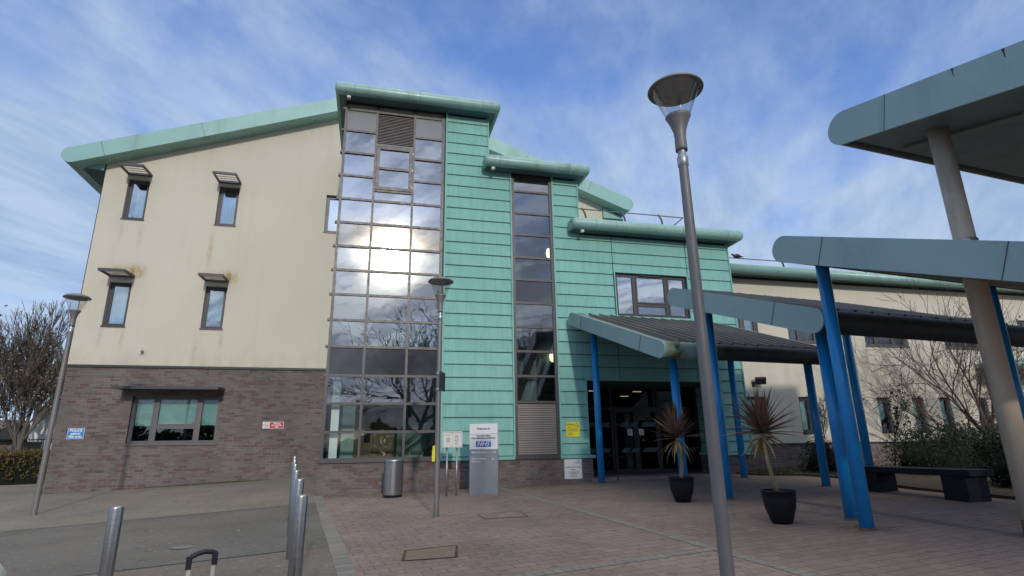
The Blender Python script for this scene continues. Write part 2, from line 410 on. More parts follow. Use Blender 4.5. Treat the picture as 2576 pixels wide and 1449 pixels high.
def roof_mat():
    m, t, b = new('ribbed_roof_sheet'); p = geo(t)
    k = noise(t, p, 1.1, 4, .6); c = mixc(t, k.mr(.35, .7), (.17, .158, .142), (.215, .20, .18))
    t.links.new(c, b.inputs['Base Color']); b.inputs['Roughness'].default_value = .5; b.inputs['Metallic'].default_value = .2; return m
M_roofsheet = roof_mat()

# ground surfaces ------------------------------------------------------------
def asphalt(name, c1, c2, grit=.8, warm=(.16, .135, .085), wamt=.3):
    m, t, b = new(name); p = geo(t); x, y, z = xyz(t, p); flatp = comb(t, x, y, 0.)
    g1 = noise(t, flatp, 55, 3, .8); g2 = noise(t, flatp, 22, 2, .7); l = noise(t, flatp, .7, 5, .6)
    c = mixc(t, (g1*.6+g2*.4).mr(.36, .64), c1, c2)
    c = mixc(t, noise(t, flatp, 1.6, 5, .7).mr(.45, .75, 0, wamt), c, warm)
    k = l.mr(.3, .7, .82, 1.14); c = mixc(t, 1., c, comb(t, k, k, k), 'MULTIPLY')
    spk = noise(t, flatp, 130, 2, .9).mr(.64, .78, 0., .5*grit); c = mixc(t, spk, c, (.42, .40, .36))
    sp2 = noise(t, comb(t, x+9., y, 0.), 6.5, 0).mr(.735, .755, 0., .4); c = mixc(t, sp2, c, (.06, .058, .052)); sp3 = noise(t, comb(t, x+31., y, 0.), 11, 0).mr(.74, .755, 0., .45); c = mixc(t, sp3, c, (.32, .30, .27))
    t.links.new(c, b.inputs['Base Color']); b.inputs['Roughness'].default_value = .92; b.inputs['Specular IOR Level'].default_value = .3
    bump(t, b, g1*.6+g2, .009*grit); return m
M_road = asphalt('smooth_road_asphalt', (.135, .127, .112), (.190, .178, .155), .6, wamt=.15)
M_path = asphalt('gritty_path_tarmac', (.185, .168, .138), (.28, .255, .21), 1., (.21, .185, .12), .55)
M_path_near = asphalt('coarse_tarmac', (.14, .125, .107), (.25, .225, .19), 1.2, (.20, .16, .11), .4)
def paver_mat():
    m, t, b = new('pink_brown_pavers'); p = geo(t); x, y, z = xyz(t, p)
    a = R(8); u = x*math.cos(a)+y*math.sin(a); v = y*math.cos(a)-x*math.sin(a)
    n = t.nodes.new('ShaderNodeTexBrick'); t.links.new(comb(t, u, v, 0.), n.inputs['Vector'])
    for k_, v_ in (('Scale', 1), ('Brick Width', .25), ('Row Height', .16), ('Mortar Size', .0034), ('Mortar Smooth', .35), ('Bias', 0)): n.inputs[k_].default_value = v_
    n.inputs['Color1'].default_value = (0, 0, 0, 1); n.inputs['Color2'].default_value = (1, 1, 1, 1); n.inputs['Mortar'].default_value = (.5, .5, .5, 1)
    rnd, fac = X(t, n.outputs['Color']), X(t, n.outputs['Fac'])
    c = mixc(t, rnd, (.255, .195, .165), (.30, .235, .20))
    fp = comb(t, x, y, 0.)
    l = noise(t, fp, .55, 5, .6).mr(.3, .7, .82, 1.12); c = mixc(t, 1., c, comb(t, l, l, l*.98), 'MULTIPLY')
    sp = noise(t, fp, 120, 2, .8).mr(.3, .7, .8, 1.2); c = mixc(t, 1., c, comb(t, sp, sp, sp), 'MULTIPLY')
    # moss and dirt collected along the foot of the wall
    moss = y.mr(12.9, 14.0, 0., 1., True)*x.mr(5.6, 5.2)*noise(t, fp, 2.6, 5, .7).mr(.30, .6, .1, .9); c = mixc(t, moss, c, (.135, .105, .062))
    def rust(cx, cy, w, h, amt):
        nonlocal c
        r = ((x-cx)/w).f('ABSOLUTE').mr(1., .55, 0., 1., True)*((y-cy)/h).f('ABSOLUTE').mr(1., .5, 0., 1., True)*noise(t, fp, 6, 4).mr(.3, .6)*amt
        c = mixc(t, r, c, (.19, .115, .055))
    rust(.72, 6.9, .75, .6, .35); rust(6.0, 6.3, .35, .3, .9)
    sp2 = noise(t, fp, 7.5, 0).mr(.735, .76, 0., .45); c = mixc(t, sp2, c, (.10, .085, .075)); sp3 = noise(t, comb(t, x+31., y, 0.), 10, 0).mr(.745, .76, 0., .5); c = mixc(t, sp3, c, (.36, .32, .28))
    stn = noise(t, comb(t, x, y, 5.), .9, 4, .7).mr(.52, .68, 0., .28); c = mixc(t, stn, c, (.15, .115, .095))
    jn = noise(t, fp, 1.7, 3).mr(.35, .62, .35, 1.); c = mixc(t, fac*jn, c, (.055, .040, .034))
    t.links.new(c, b.inputs['Base Color']); b.inputs['Roughness'].default_value = .88; b.inputs['Specular IOR Level'].default_value = .3
    bump(t, b, fac*-1.+noise(t, fp, 70, 2)*.25, .006); return m
M_paver = paver_mat()
def block_mat(name, ang, width, c1, c2, along='u'):
    m, t, b = new(name); p = geo(t); x, y, z = xyz(t, p)
    a = R(ang); u = x*math.cos(a)+y*math.sin(a)
    k = (u/width); fr = (k-k.f('FLOOR')); line = (fr-.5).f('ABSOLUTE').mr(.455, .49)
    wn = t.nodes.new('ShaderNodeTexWhiteNoise'); wn.noise_dimensions = '1D'; t.links.new(k.f('FLOOR').k, wn.inputs['W'])
    c = mixc(t, X(t, wn.outputs['Value']), c1, c2); sp = noise(t, comb(t, x, y, 0.), 110, 2, .8).mr(.3, .7, .8, 1.2)
    c = mixc(t, 1., c, comb(t, sp, sp, sp), 'MULTIPLY'); c = mixc(t, line*noise(t, comb(t, x, y, 0.), 3, 2).mr(.35, .6, .3, 1.), c, (.05, .045, .04))
    t.links.new(c, b.inputs['Base Color']); b.inputs['Roughness'].default_value = .9; bump(t, b, line*-1., .005); return m
M_edge = block_mat('grey_edging_blocks', 98, .10, (.20, .19, .165), (.27, .255, .22))
M_band = block_mat('grey_band_blocks_across', 8, .10, (.225, .205, .175), (.285, .262, .225))
M_band2 = block_mat('grey_band_blocks_along', 96, .10, (.225, .205, .175), (.285, .262, .225))
M_grass = leaf_mat('rough_grass', (.035, .06, .015), (.09, .10, .035), .8)

def sheet(name, fn, nu, nv, m, dz=0.):
    mb = MB(); vs = []
    for j in range(nv+1):
        for i in range(nu+1):
            x, y = fn(i/nu, j/nv); vs.append((x, y, gh(x, y)+dz))
    fs = [(j*(nu+1)+i, j*(nu+1)+i+1, (j+1)*(nu+1)+i+1, (j+1)*(nu+1)+i) for j in range(nv) for i in range(nu)]
    mb.add(vs, fs, True); return obj(name, mb, m)
def lerp(a, b, k): return a+(b-a)*k
# grass ground out to the horizon, below everything else
mb = MB(); rings = [0, 3, 6, 10, 14, 18, 22, 27, 34, 45, 70, 120, 250, 600, 1500]
vs = [(0, 0, gh(0, 0)-.05)]; NS = 72
for r in rings[1:]:
    for k in range(NS):
        a = 2*math.pi*k/NS; x, y = r*math.cos(a), r*math.sin(a); vs.append((x, y, gh(x, y)-.06-.10*sm((-.5-x)/1.)*sm((y-12)/3)))
fs = [(0, 1+k, 1+(k+1) % NS) for k in range(NS)]
for i in range(len(rings)-2):
    for k in range(NS):
        k2 = (k+1) % NS; a0 = 1+i*NS; a1 = 1+(i+1)*NS; fs.append((a0+k, a1+k, a1+k2, a0+k2))
struct(obj('ground', mb.add(vs, fs, True), M_grass))
# edging line between tarmac and paving
EY = [(13.98, -1.13), (13.68, -1.12), (9.98, -.69), (8.5, -.51), (6.19, -.24), (3, -.05), (0, .05), (-25, .3)]
def eL(y):
    for (ya, xa), (yb, xb) in zip(EY, EY[1:]):
        if y >= yb: return lerp(xb, xa, max(0, min(1.02, (y-yb)/(ya-yb))))
    return .3
def seam1(x): return 12.71+.344*(x+1.02) if x > -9 else 12.71+.344*(-7.98)+.1*(x+9)
def seam2(x): return 7.79+.253*(x+.44)
def solve_x(u, fy):
    x = -40*(1-u)
    for _ in range(6):
        xr = eL(fy(x)); x = lerp(-40, xr, u**.5 if False else u)
    return x
def uu(u): return 1-(1-u)**1.7
def strip(f0, f1):
    def fn(u, v):
        x = -40*(1-uu(u))
        for _ in range(8):
            y = lerp(f0(x), f1(x), v); x = lerp(-40, eL(y), uu(u))
        return x, lerp(f0(x), f1(x), v)
    return fn
struct(sheet('pavement', strip(lambda x: -25., lambda x: seam2(x)-.008), 40, 20, M_path_near))
struct(sheet('road', strip(lambda x: seam2(x)+.008, lambda x: seam1(x)-.008), 60, 20, M_road))
def wall_edge(x): return 17.6 if x > -8.03 else (17.6+min(6, (-8.03-x)*1.5) if x > -12 else 23.6)
struct(sheet('footpath', strip(lambda x: seam1(x)+.008, lambda x: 17.6 if x > -8.1 else lerp(17.6, 24.5, sm((-8.1-x)/2.2))), 60, 24, M_path))
mb = MB()
for sf in (seam1, seam2):
    xs = [-40+i*.8 for i in range(49)]+[-1.2, -.9]
    for xa, xb in zip(xs, xs[1:]):
        if xb > eL(sf(xb)): xb = eL(sf(xb))
        if xb <= xa: continue
        q = []
        for x, s_ in ((xa, -.016), (xb, -.016), (xb, .016), (xa, .016)): y = sf(x)+s_; q.append((x, y, gh(x, y)+.005))
        mb.quad(*q)
struct(obj('tarmac_joint', mb, M_joint))
struct(sheet('kerb', lambda u, v: (eL(lerp(-25, 13.97, v))+.185*u, lerp(-25, 13.97, v)), 1, 120, M_edge, .004))
def pv(u, v):
    y = lerp(-25, 15.3, v); x0 = eL(min(y, 13.97))+.185
    return lerp(x0, 30, u), y
struct(sheet('paving', pv, 30, 120, M_paver))
def band(name, p0, p1, w, m, label=None):
    a, b = Vector(p0), Vector(p1); d = (b-a).normalized(); n = Vector((-d.y, d.x))*w/2; mb = MB(); N = 14
    for i in range(N):
        q = [a.lerp(b, i/N)-n, a.lerp(b, (i+1)/N)-n, a.lerp(b, (i+1)/N)+n, a.lerp(b, i/N)+n]
        mb.quad(*[(v.x, v.y, gh(v.x, v.y)+.004) for v in q])
    return struct(obj(name, mb, m))
band('paving_band', (3.03, 13.9), (3.66, 5.98), .13, M_band2)
band('paving_band', (3.67, 5.83), (4.1, 1.0), .13, M_band2)
band('paving_band', (-.05, 5.25), (3.73, 5.93), .13, M_band)
# raised planting bed by the wing
BED = [(9.55, 13.98), (9.75, 13.2), (10.5, 12.55), (10.6, 11.6), (10.2, 10.4), (9.95, 9.0), (10.0, 7.0), (10.6, 5.4), (13, 4.4), (24, 4.2), (26, 14.99), (10.14, 14.99), (10.14, 13.98)]
mb = MB(); top = [(x, y, gh(x, y)+.05) for x, y in BED]; mb.quad(*top)
for i in range(len(top)):
    a, b = top[i], top[(i+1) % len(top)]; mb.quad((a[0], a[1], a[2]-.1), (b[0], b[1], b[2]-.1), b, a)
struct(obj('soil', mb, M_soil))

# ================================================================ THE HOSPITAL
B = thing('hospital_building', 'cream rendered and teal clad three storey hospital with stepped glazed entrance blocks', 'building', (1, 17.6, .3))
def bxm(*a): return MB().box(*a)
# --- window builder: frame, sill, pane(s), blind ------------------------------------------------
def window(x0, x1, z0, z1, y, lights=None, frame=M_frame, fw=.06, sill=True, blind=None, blind_mat=None, glass=M_glass_blue, rev=.10, back=True, label=None):
    yf = y+rev; f = MB()
    f.box(x0, x1, yf, yf+.06, z1-fw, z1); f.box(x0, x1, yf, yf+.06, z0, z0+fw)
    f.box(x0, x0+fw, yf+.001, yf+.059, z0+fw, z1-fw); f.box(x1-fw, x1, yf+.001, yf+.059, z0+fw, z1-fw)
    cells = lights or [(x0+fw, x1-fw, z0+fw, z1-fw)]
    sash = .035
    for a, b, c, d in cells:
        f.box(a, b, yf-.012, yf+.05, d-sash, d); f.box(a, b, yf-.012, yf+.05, c, c+sash)
        f.box(a, a+sash, yf-.011, yf+.049, c+sash, d-sash); f.box(b-sash, b, yf-.011, yf+.049, c+sash, d-sash)
    # mullions and transoms between the lights
    done = set()
    for i, (a, b, c, d) in enumerate(cells):
        for (a2, b2, c2, d2) in cells[i+1:]:
            if b < a2 <= b+.12 and (b, a2) not in done: done.add((b, a2)); f.box(b, a2, yf+.002, yf+.058, z0+fw, z1-fw)
            if abs(a-a2) < .01 and 0 < c-d2 < .14: f.box(a, b, yf+.003, yf+.057, d2, c)
    w = obj('window', f, frame, B)
    if label: w['label'] = label
    g = MB()
    for a, b, c, d in cells: g.box(a+sash, b-sash, yf+.02, yf+.026, c+sash, d-sash)
    obj('pane', g, glass, w)
    if sill: obj('sill', bxm(x0-.02, x1+.02, y-.04, yf-.002, z0-.035, z0+.004), frame, w)
    if blind:
        bm_ = MB()
        for a, b, c, d in blind:
            if blind_mat is M_curtain:
                N = 14
                for i in range(N):
                    xa, xb = lerp(a, b, i/N), lerp(a, b, (i+1)/N); ya = yf+.16+.03*math.sin(i*1.9); yb = yf+.16+.03*math.sin((i+1)*1.9)
                    bm_.quad((xa, ya, c), (xb, yb, c), (xb, yb, d), (xa, ya, d))
            else: bm_.box(a, b, yf+.10, yf+.105, c, d)
        obj('blind' if blind_mat is not M_curtain else 'curtain', bm_, blind_mat or M_blind, w)
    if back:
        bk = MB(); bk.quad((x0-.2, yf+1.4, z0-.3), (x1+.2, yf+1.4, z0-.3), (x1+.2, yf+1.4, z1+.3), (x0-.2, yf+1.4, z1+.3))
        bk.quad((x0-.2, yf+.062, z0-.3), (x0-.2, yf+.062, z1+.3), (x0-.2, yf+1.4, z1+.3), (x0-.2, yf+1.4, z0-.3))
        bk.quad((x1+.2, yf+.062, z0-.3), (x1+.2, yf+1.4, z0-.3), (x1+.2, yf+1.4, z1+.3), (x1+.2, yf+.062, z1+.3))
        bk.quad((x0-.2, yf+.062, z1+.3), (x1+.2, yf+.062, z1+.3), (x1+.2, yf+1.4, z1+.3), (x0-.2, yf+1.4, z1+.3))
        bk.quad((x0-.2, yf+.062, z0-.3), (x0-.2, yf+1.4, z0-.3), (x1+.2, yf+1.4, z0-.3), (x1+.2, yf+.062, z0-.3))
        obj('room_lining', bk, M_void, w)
    return w

# --- left wing: brick below, render gable above ------------------------------------------------
YW = 17.6; XL, XR_, XRG = -8.03, 7.76, -.135
WG = (-6.34, -4.13, 1.53, 2.81)
SW = [(-7.40, -6.82, 7.93, 9.22), (-4.91, -4.33, 7.94, 9.23), (-1.75, -1.18, 7.95, 9.23), (-7.40, -6.83, 4.72, 6.0), (-4.91, -4.33, 4.73, 6.01)]
br = MB().wall(XL, -.4, -.4, 3.60, YW, .16, [WG])
br.quad((XL, YW, -.4), (XL, YW, 3.6), (XL, 42, 3.6), (XL, 42, -.4)); obj('brick_wall', br, M_brick, B)
rd = MB().wall(XL, -.4, 3.62, 9.3, YW-.02, .14, [h for h in SW])
zt = lambda x: 9.70+.358*(x-XL) if x < XRG else 9.70+.358*(XRG-XL)-.358*(x-XRG)
rd.quad((XL, YW-.02, 9.3), (-.4, YW-.02, 9.3), (-.4, YW-.02, zt(-.4)+.12), (XL, YW-.02, 9.82))
rd.quad((-.4, YW-.02, 6.8), (XR_, YW-.02, 6.8), (XR_, YW-.02, zt(XR_)+.12), (XRG, YW-.02, zt(XRG)+.12), (-.4, YW-.02, zt(-.4)+.12))
rd.quad((XL-.02, YW-.02, 3.62), (XL-.02, YW-.02, 9.6), (XL-.02, 42, 9.6), (XL-.02, 42, 3.62)); rd.quad((XR_, YW-.02, 3.6), (XR_, 42, 3.6), (XR_, 42, 9.7), (XR_, YW-.02, 9.7))
rd.quad((XL, 42, 0), (XL, 42, 9.7), (XRG, 42, 12.5), (XR_, 42, 9.7), (XR_, 42, 0))
obj('render_wall', rd, M_render, B)
obj('drip_trim', bxm(XL-.04, -1.0, YW-.045, YW+.02, 3.575, 3.64), M_dark, B)
for i, (a, b, c, d) in enumerate(SW):
    top = i < 3
    cur = [(a+.05, b-.05, c+.05, d-.05)] if i != 0 else [(a+.19, b-.04, c+.05, d-.22)]
    window(a, b, c, d, YW, blind=cur if top or i == 3 else [(a+.05, b-.05, c+.3, d-.05)], blind_mat=M_curtain)
x0, x1, z0, z1 = WG; f = .055
LG = [(x0+f, -5.80, z0+f, z1-f), (-5.72, -4.72, z0+.50, z1-f), (-5.72, -4.72, z0+f, z0+.44), (-4.64, x1-f, z0+f, z1-f)]
window(x0, x1, z0, z1, YW, LG, M_frame_light, f, blind=[(x0+f, -5.78, 2.02, z1-f), (-5.74, -4.70, 2.02, z1-f), (-4.66, x1-f, 2.03, z1-f)], blind_mat=M_blind, glass=M_glass_low)
# sun shades over the windows
def shade(x0, x1, zb, depth=.72, wall=YW, drop=.03, n=4):
    f = MB(); yb, yf = wall-.03, wall-depth; zf = zb-drop
    for xx in (x0, x1): f.obox((xx, yb, zb), (xx, yf, zf), .035, .07)
    f.obox((x0-.017, yf, zf), (x1+.017, yf, zf), .04, .075); f.obox((x0, yb+.0, zb), (x1, yb, zb), .05, .06)
    if x1-x0 > 1.2: f.obox(((x0+x1)/2, yb, zb), ((x0+x1)/2, yf, zf), .03, .06)
    s_ = obj('sun_shade', f, M_shade, B); sl_ = MB()
    for k in range(n):
        q = (k+.6)/(n+.35); y = lerp(yf, yb, q); z = lerp(zf, zb, q)
        sl_.obox((x0+.02, y, z), (x1-.02, y, z), .085, .014, (0, -.42, 1))
    obj('slat', sl_, M_shade, s_)
for x0, x1, zb in ((-7.42, -6.80, 9.36), (-4.94, -4.32, 9.36), (-7.42, -6.80, 6.18), (-4.94, -4.32, 6.18)): shade(x0, x1, zb)
shade(-6.60, -4.08, 3.0, .72, n=6)
obj('overflow_pipe', MB().tube([(-6.28, YW+.02, 4.03), (-6.28, YW-.22, 4.03)], .035, 10), M_galv, B)
# roof of the left wing
def gable_profile(yf):
    pts = []; top = lambda x: 10.09+.373*(x+8.07) if x < XRG else 10.09+.373*(XRG+8.07)-.365*(x-XRG)
    T = .50
    xa, xb = -8.76, 8.52; n = 10
    ca = (xa, top(xa)-T/2); cb = (xb, top(xb)-T/2); r = T/2*.965
    th = math.atan(.373)
    for k in range(n+1):
        a = math.pi/2+th+math.pi*k/n; pts.append((ca[0]+r*math.cos(a), yf, ca[1]+r*math.sin(a)))
    pts.append((XRG, yf, top(XRG)-T))
    th2 = -math.atan(.365)
    for k in range(n+1):
        a = -math.pi/2+th2+math.pi*k/n; pts.append((cb[0]+r*math.cos(a), yf, cb[1]+r*math.sin(a)))
    pts.append((XRG, yf, top(XRG)))
    return pts, top
gp, gtop = gable_profile(17.1)
roof = obj('roof', MB().prism(gp, (0, 26, 0)), M_roll, B)
fp = [(x, 17.07, z) for x, y, z in gp]; obj('fascia', MB().prism(fp, (0, .028, 0)), M_fascia, roof)
jm = MB()
for x in (-8.07, -5.53, -1.64, 4.9, 7.2):
    if x < 0: jm.obox((x, 17.066, gtop(x)+.004), (x+.16, 17.066, gtop(x+.16)-.50), .008, .012, (0, 1, 0))
    else: jm.obox((x, 17.066, gtop(x)+.004), (x-.17, 17.066, gtop(x-.17)-.50), .008, .012, (0, 1, 0))
obj('joint', jm, M_joint, roof)
# boxed eaves left and right
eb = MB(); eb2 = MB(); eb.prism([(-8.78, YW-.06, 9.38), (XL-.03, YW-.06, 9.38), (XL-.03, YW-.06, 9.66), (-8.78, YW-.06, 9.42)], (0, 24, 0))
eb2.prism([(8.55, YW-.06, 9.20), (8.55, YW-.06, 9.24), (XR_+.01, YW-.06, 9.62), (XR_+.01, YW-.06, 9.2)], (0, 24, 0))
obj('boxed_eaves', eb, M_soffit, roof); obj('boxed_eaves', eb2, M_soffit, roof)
obj('eaves_end_panel', MB().prism([(-8.74, YW-.085, 9.40), (XL-.03, YW-.085, 9.40), (XL-.03, YW-.085, 9.68), (-8.74, YW-.085, 9.46)], (0, .02, 0)), M_fascia, roof); obj('eaves_end_panel', MB().prism([(8.5, YW-.085, 9.22), (8.5, YW-.085, 9.26), (XR_+.01, YW-.085, 9.64), (XR_+.01, YW-.085, 9.22)], (0, .02, 0)), M_fascia, roof)

# --- stepped teal blocks ------------------------------------------------
YT = 14.0
Z = [1.10, 1.70, 2.352, 3.005, 3.695, 4.35, 4.995, 5.625, 6.255, 6.90, 7.555, 8.22, 8.88, 9.54, 10.18, 10.46]
XM = [-1.06, -.24, .77, 1.56]
# dwarf brick wall with sloping foot
dw = MB()
def brick_face(x0, x1, y, ztop, th=.3):
    dw.quad((x0, y, gh(0, y)-.5), (x1, y, gh(0, y)-.5), (x1, y, ztop), (x0, y, ztop))
brick_face(-1.13, 5.50, YT-.012, 1.02); dw.quad((-1.13, YT-.012, -.3), (-1.13, YT-.012, 1.02), (-1.13, YW, 1.02), (-1.13, YW, -.3))
dw.quad((5.50, YT-.012, -.3), (5.50, 15.3, -.3), (5.50, 15.3, 1.02), (5.50, YT-.012, 1.02))
dw.quad((-1.13, YT-.012, 1.02), (5.5, YT-.012, 1.02), (5.5, 14.3, 1.02), (-1.13, 14.3, 1.02))
dwo = obj('dwarf_brick_wall', dw, M_brick, B); dw = MB()
brick_face(9.33, 10.14, YT-.012, 1.02); dw.quad((9.33, YT-.012, -.3), (9.33, YT-.012, 1.02), (9.33, 15.3, 1.02), (9.33, 15.3, -.3)); dw.quad((10.14, YT-.012, -.3), (10.14, 15.2, -.3), (10.14, 15.2, 1.02), (10.14, YT-.012, 1.02))
dwp = obj('dwarf_brick_wall', dw, M_brick, B)
obj('sill', bxm(-1.18, 1.60, YT-.07, YT+.2, 1.02, 1.085), M_frame, dwo); obj('sill', bxm(3.47, 4.63, YT-.07, YT+.2, 1.02, 1.07), M_frame, dwo)
obj('sill', bxm(1.602, 3.468, YT-.065, YT+.2, 1.018, 1.095), M_clad, dwo); obj('sill', bxm(4.632, 5.56, YT-.065, YT+.2, 1.018, 1.095), M_clad, dwo)
obj('sill', MB().box(9.30, 10.19, YT-.065, YT+.2, 1.018, 1.095).box(9.30, 9.34, YT+.2, 15.3, 1.018, 1.095), M_clad, dwp)

def courses(x0, x1, z0, z1, holes=(), joints=(), y=YT, side=None):
    """panels of one storey-height stack: every course a separate lapped sheet inside one mesh"""
    mb = MB(); bk = MB(); n0 = math.floor((z0-.07)/.325)
    k = n0
    while .07+k*.325 < z1-.005:
        ca, cb = max(z0, .07+k*.325), min(z1, .07+(k+1)*.325)
        brk = sorted({ca, cb, *[h_ for h in holes for h_ in h[2:4] if ca+.02 < h_ < cb-.02]})
        for a, b in zip(brk, brk[1:]):
            if b-a <= .02: continue
            segs = [(x0, x1)]
            for h in holes:
                if h[2] < (a+b)/2 < h[3]:
                    ns = []
                    for s0, s1 in segs:
                        if h[0] > s0 and h[0] < s1: ns.append((s0, h[0]))
                        if h[1] < s1 and h[1] > s0: ns.append((h[1], s1))
                        if h[1] <= s0 or h[0] >= s1: ns.append((s0, s1))
                    segs = ns
            for j in joints:
                ns = []
                for s0, s1 in segs:
                    if s0 < j < s1: ns += [(s0, j-.008), (j+.008, s1)]
                    else: ns.append((s0, s1))
                segs = ns
            for s0, s1 in segs:
                if s1-s0 < .015: continue
                # lapped profile: lower edge stands proud, top edge tucks under
                lo, hi = a+(.010 if a == ca else 0), b-(.010 if b == cb else 0)
                yy = lambda z_: y-.034+.022*(z_-ca)/(cb-ca)
                P = [(yy(lo)+(.004 if a == ca else 0), lo), (yy(lo+.012), lo+.012), (yy(hi), hi), (y+.0, hi+(.004 if b == cb else 0)), (y+.004, lo-(.002 if a == ca else 0))]
                mb.prism([(s0+.003, p[0], p[1]) for p in P], (s1-s0-.006, 0, 0))
        k += 1
    return mb
def back(x0, x1, z0, z1, holes=()): return MB().wall(x0, x1, z0, z1, YT+.012, .1, holes)
# tower
c1 = courses(1.68, 2.84, 1.10, 10.44, joints=())
WIN3 = (6.43, 8.66, 4.74, 5.98); DOOR = (5.42, 9.37, .0, 2.94)
c2 = courses(2.845, 3.44, 1.10, 8.76)._merge(courses(4.69, 5.44, 1.10, 8.76))
c1b = courses(1.68, 3.44, 1.10, 8.845)
c1u = courses(1.68, 2.82, 8.845, 10.44)
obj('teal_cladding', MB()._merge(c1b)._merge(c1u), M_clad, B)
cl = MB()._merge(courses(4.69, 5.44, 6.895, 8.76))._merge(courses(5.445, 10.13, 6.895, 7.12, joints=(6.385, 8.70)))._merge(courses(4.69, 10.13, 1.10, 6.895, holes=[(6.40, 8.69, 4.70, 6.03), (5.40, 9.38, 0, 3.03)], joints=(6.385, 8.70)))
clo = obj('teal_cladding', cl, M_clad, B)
bk = MB()._merge(MB().wall(1.60, 3.44, 1.02, 8.8, YT+.012, .1))._merge(MB().wall(1.60, 2.84, 8.8, 10.46, YT+.012, .1))._merge(MB().wall(4.66, 10.13, 1.02, 7.16, YT+.012, .1, [(6.43, 8.66, 4.74, 5.98), (5.41, 9.38, 1.02, 2.98)]))._merge(MB().wall(4.66, 5.44, 7.16, 8.8, YT+.012, .1))
obj('joint_backing', bk, M_clad_dark, clo)
tr = MB()
def vtrim(x, z0, z1, w=.03): tr.box(x-w/2, x+w/2, YT-.05, YT+.03, z0, z1)
vtrim(1.655, 1.09, 10.46, .05); vtrim(2.83, 8.7, 10.46, .04); vtrim(3.462, 1.09, 8.78, .04); vtrim(4.672, 1.09, 8.78, .045); vtrim(5.43, 7.1, 8.78, .035); vtrim(10.125, 1.09, 7.14, .035)
for x, z0, z1 in ((5.405, 1.09, 3.0), (9.385, 1.09, 3.0)): vtrim(x, z0, z1, .04)
tr.box(5.385, 9.405, YT-.052, YT+.3, 2.96, 3.03)
for a, b, c, d in ((6.40, 6.43, 4.70, 6.02), (8.66, 8.69, 4.70, 6.02)): tr.box(a, b, YT-.05, YT+.1, c, d)
tr.box(6.38, 8.71, YT-.052, YT+.1, 5.985, 6.035); tr.box(6.38, 8.71, YT-.06, YT+.1, 4.68, 4.735)
obj('edge_trim', tr, M_clad, clo)
# side and rear faces of the blocks
for x, y0, y1, z0, z1 in ((-1.08, 14.95, YW, .9, 10.46), (2.84, 14.05, YW, 8.7, 10.46), (5.44, 14.05, YW, 7.1, 8.8), (10.13, 14.05, 19, 1.0, 7.16)):
    k = math.floor((z0-.07)/.325); sd = MB()
    while .07+k*.325 < z1:
        a, b = max(z0, .07+k*.325)+.01, min(z1, .07+(k+1)*.325)-.01
        if b-a > .02: sd.box(x-.014, x+.014, y0, y1, a, b)
        k += 1
    obj('side_cladding', sd, M_clad, B)
sd = MB(); sd2 = MB()
# returns inside the entrance recess
for k in range(3, 9):
    a, b = .07+k*.325+.01, .07+(k+1)*.325-.01
    sd.box(9.37, 9.395, YT+.06, 15.25, max(a, 1.1), min(b, 2.94)); sd2.box(5.395, 5.42, YT+.06, 15.25, max(a, 1.1), min(b, 2.94))
obj('recess_cladding', sd, M_clad, B); obj('recess_cladding', sd2, M_clad, B)

for x, y0, y1, z0, z1 in ((-1.085, 14.95, YW, .9, 10.46), (2.82, 14.1, YW, 8.7, 10.46), (5.42, 14.1, YW, 7.1, 8.8), (10.11, 14.1, 19, 1.0, 7.16)): obj('joint_backing', bxm(x-.004, x+.004, y0, y1, z0, z1), M_clad_dark, B)

# --- tower curtain wall ------------------------------------------------
fr = MB(); Y0, Y1 = YT-.02, YT+.09
for i, x in enumerate(XM):
    if i in (0, 3): fr.box(x-.035 if i else x-.03, x+.035, Y0, Y1, 1.085, 10.50)
    else:
        fr.box(x-.03, x+.03, Y0, Y1, 1.085, 10.50)
cells = [(XM[i]+.03, XM[i+1]-.03) for i in range(3)]
for i, (a, b) in enumerate(cells):
    for j, z in enumerate(Z):
        if i == 1 and j in (11, 12, 14) : continue
        h = .035 if j else .03
        if i == 1 and j == 13: continue
        zz = z
        fr.box(a, b, Y0-.014 if j in (4, 8, 12) else Y0-.003, Y1-.01, zz-h/1.2, zz+h/1.2)
fr.box(cells[1][0], cells[1][1], Y0-.003, Y1-.01, 10.15, 10.20); fr.box(cells[1][0], cells[1][1], Y0-.003, Y1-.01, 9.15, 9.21)
fr.box(cells[1][0], cells[1][1], Y0-.003, Y1-.01, 7.82, 7.875)
cw = obj('curtain_wall', fr, M_frame, B)
caps = MB()
for z in Z[1:-1]: caps.box(-1.15, XM[0]-.03, Y0-.006, Y1, z-.028, z+.028)
obj('transom_end', caps, M_frame, cw)
pg, ps, pw, pgrey, plow = MB(), MB(), MB(), MB(), MB()
for i, (a, b) in enumerate(cells):
    for j in range(15):
        z0, z1 = Z[j]+.028, Z[j+1]-.028
        if i == 1 and 10 <= j: continue
        dst = plow if j in (0, 1) else ps if j == 3 else pw if j == 8 else pgrey if j >= 13 else pg
        if dst is ps or dst is pgrey: dst.box(a, b, YT+.005, YT+.02, z0, z1)
        else: dst.quad((a, YT+.01, z0), (b, YT+.01, z0), (b, YT+.01, z1), (a, YT+.01, z1))
a, b = cells[1]
pg.quad((a, YT+.01, 7.583), (b, YT+.01, 7.583), (b, YT+.01, 7.82), (a, YT+.01, 7.82))
pgrey.box(a, b, YT+.005, YT+.02, 10.2, 10.44)
obj('pane', pg, M_glass, cw); obj('pane', plow, M_glass_low, cw); obj('pane', pw, M_span_warm, cw)
obj('spandrel_panel', ps, M_span_dark, cw); obj('spandrel_panel', pgrey, M_span_grey, cw)
